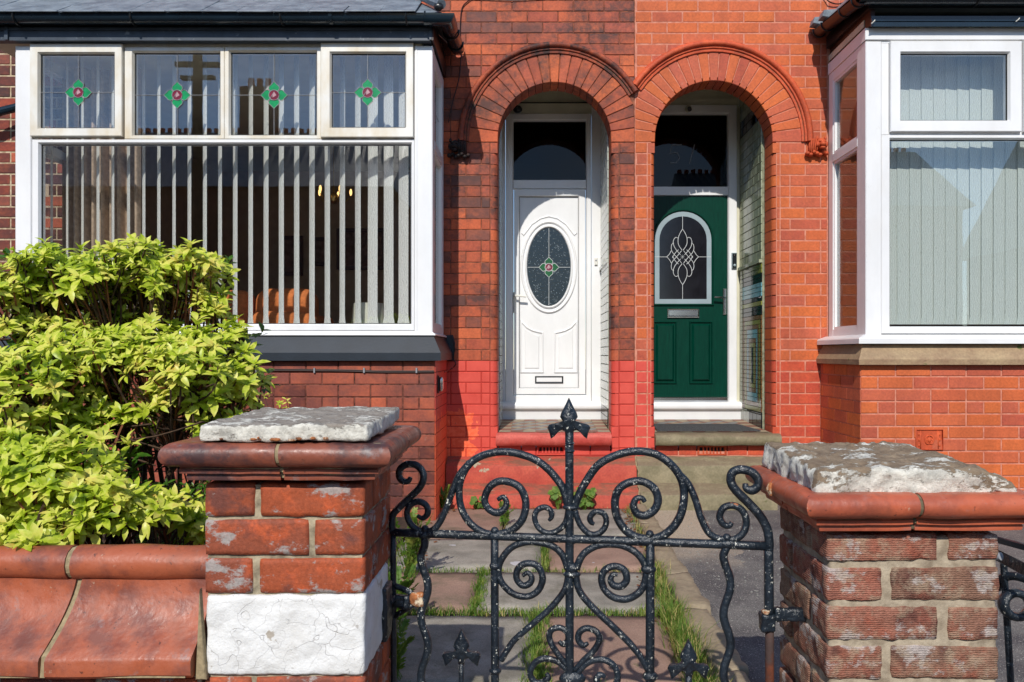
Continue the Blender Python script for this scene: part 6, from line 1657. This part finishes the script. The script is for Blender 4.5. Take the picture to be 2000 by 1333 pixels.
fern('ferny weed at the far left edge of the path', Vector((X(775, 3.4), 3.4, .04)), .30, 22, .14)
fern('feathery weed between the slabs near the step corner', Vector((X(985, 5.5), 5.5, .03)), .16, 9, .06)
fern('thin weed at the left end of the red step', Vector((X(866, 5.95), 5.95, .03)), .2, 10, .1)
fern('sprig growing by the left pillar foot', Vector((X(770, 2.9), 2.9, .04)), .20, 14, .1)
def rosette(label, c, n, s, h):
    t = thing('weed', c, label, 'weed'); mb = MB()
    for i in range(n):
        a = rnd.uniform(0, 6.28); r_ = rnd.uniform(.2, 1)*s; e = c+Vector((math.cos(a)*r_, math.sin(a)*r_*.6, h*rnd.uniform(.3, 1)))
        mb.tube([c, c.lerp(e, .6)+Vector((0, 0, .01)), e], .0012, 4)
        q = rnd.uniform(.018, .030); nrm = Vector((rnd.uniform(-.5, .5), -.8, rnd.uniform(.3, .9))).normalized(); u = nrm.cross(Vector((0, 0, 1))).normalized(); v = nrm.cross(u)
        mb.face([e+(u*math.cos(w)+v*math.sin(w))*q*(1+.14*math.sin(w*5)) for w in [2*math.pi*k/15 for k in range(15)]])
    o = part('leaf', mb, 'grass', t, kind='stuff'); return t
rosette('bright round leaved weed at the foot of the red step', Vector((X(1142, 6.05), 6.05, .02)), 26, .10, .17)
rosette('weed tuft just left of the gate post against the red step', Vector((X(1090, 6.05), 6.05, .02)), 14, .06, .17)
rosette('low weeds left of the red step', Vector((X(930, 6.05), 6.05, .02)), 12, .10, .10)
# grass in the joints
mb = MB(); ms = MB()
def blade(m, p, h, lean):
    a = rnd.uniform(0, 6.28); d = Vector((math.cos(a), math.sin(a), 0)); w = Vector((-d.y, d.x, 0))*rnd.uniform(.0012, .0024); e = p+d*lean*h+Vector((0, 0, h)); mid = p+d*lean*h*.35+Vector((0, 0, h*.6))
    m.face([p-w, p+w, mid+w*.8, mid-w*.8]); m.face([mid-w*.8, mid+w*.8, e])
def strip(x0, y0, x1, y1, n, h, spread, dry=.12, cl=1):
    for _ in range(n):
        t = rnd.random(); x, y = x0+(x1-x0)*t, y0+(y1-y0)*t
        if noise.noise(Vector((x*5, y*5, 3)))*cl > .38: continue
        k = .6+.8*max(0, noise.noise(Vector((x*7, y*7, 0)))+.35)
        blade(ms if rnd.random() < dry else mb, Vector((x+rnd.gauss(0, spread), y+rnd.gauss(0, spread), .02)), h*k*rnd.uniform(.5, 1.3), rnd.uniform(.1, 1.1))
strip(-.8, 5.15, .74, 5.15, 160, .03, .012, .35, 1.4); strip(-.8, 4.37, .72, 4.37, 600, .032, .018, .15, 1.2)
strip(-.8, 3.66, .64, 3.66, 1500, .038, .022, .15, 1.0); strip(-.8, 2.81, .6, 2.81, 400, .035, .018)
strip(-.215, 6.1, -.215, 5.15, 70, .05, .012, .2, .9); strip(.075, 5.15, .075, 4.37, 420, .045, .018, .05, .6); strip(-.27, 4.37, -.27, 3.68, 700, .045, .020, .05, .5); strip(.02, 3.62, .02, 2.82, 1500, .045, .026, .08, .2)
strip(.75, 6.0, .70, 4.3, 420, .07, .018, .6); strip(.69, 4.4, .63, 3.6, 900, .07, .026, .35, .9); strip(.65, 3.7, .61, 2.7, 1900, .10, .028, .22, .6)
strip(-.82, 6.0, -.82, 2.4, 700, .05, .03, .2, .9)
strip(-.7, 6.11, .76, 6.11, 160, .035, .018, .4, 1.2)
o = part('grass', mb, 'grass', None, kind='stuff'); tag(o, 'fresh green grass growing in the joints of the path', 'grass')
o = part('dry_grass', ms, 'straw', None, kind='stuff'); tag(o, 'dry straw coloured grass along the stone edging', 'grass')
mb = MB()
for _ in range(420):
    y = rnd.uniform(2.6, 6.1); x = (.72 if y > 4.3 else .64)+rnd.gauss(0, .04) if rnd.random() < .7 else rnd.uniform(-.85, -.6)
    c = Vector((x, y, rnd.uniform(.035, .05))); a = rnd.uniform(0, 6.28); u = Vector((math.cos(a), math.sin(a), rnd.uniform(-.3, .4)))*rnd.uniform(.008, .022); v = Vector((-u.y, u.x, rnd.uniform(-.01, .01)))*.6
    mb.face([c-u, c+v, c+u, c-v])
o = part('leaf_litter', mb, 'litter', None, kind='stuff'); tag(o, 'scattered dry brown leaves beside the path edging', 'dead leaves')
mb = MB()
for _ in range(380):
    x, y = rnd.gauss(1.15, .35), rnd.uniform(3.6, 5.9)
    if x < .97: continue
    mb.ball((x, y, .012), (rnd.uniform(.003, .008), rnd.uniform(.003, .008), .003), 5, 3)
o = part('gravel', mb, 'concrete', None, kind='stuff'); tag(o, 'pale loose chippings scattered on the drive', 'gravel')
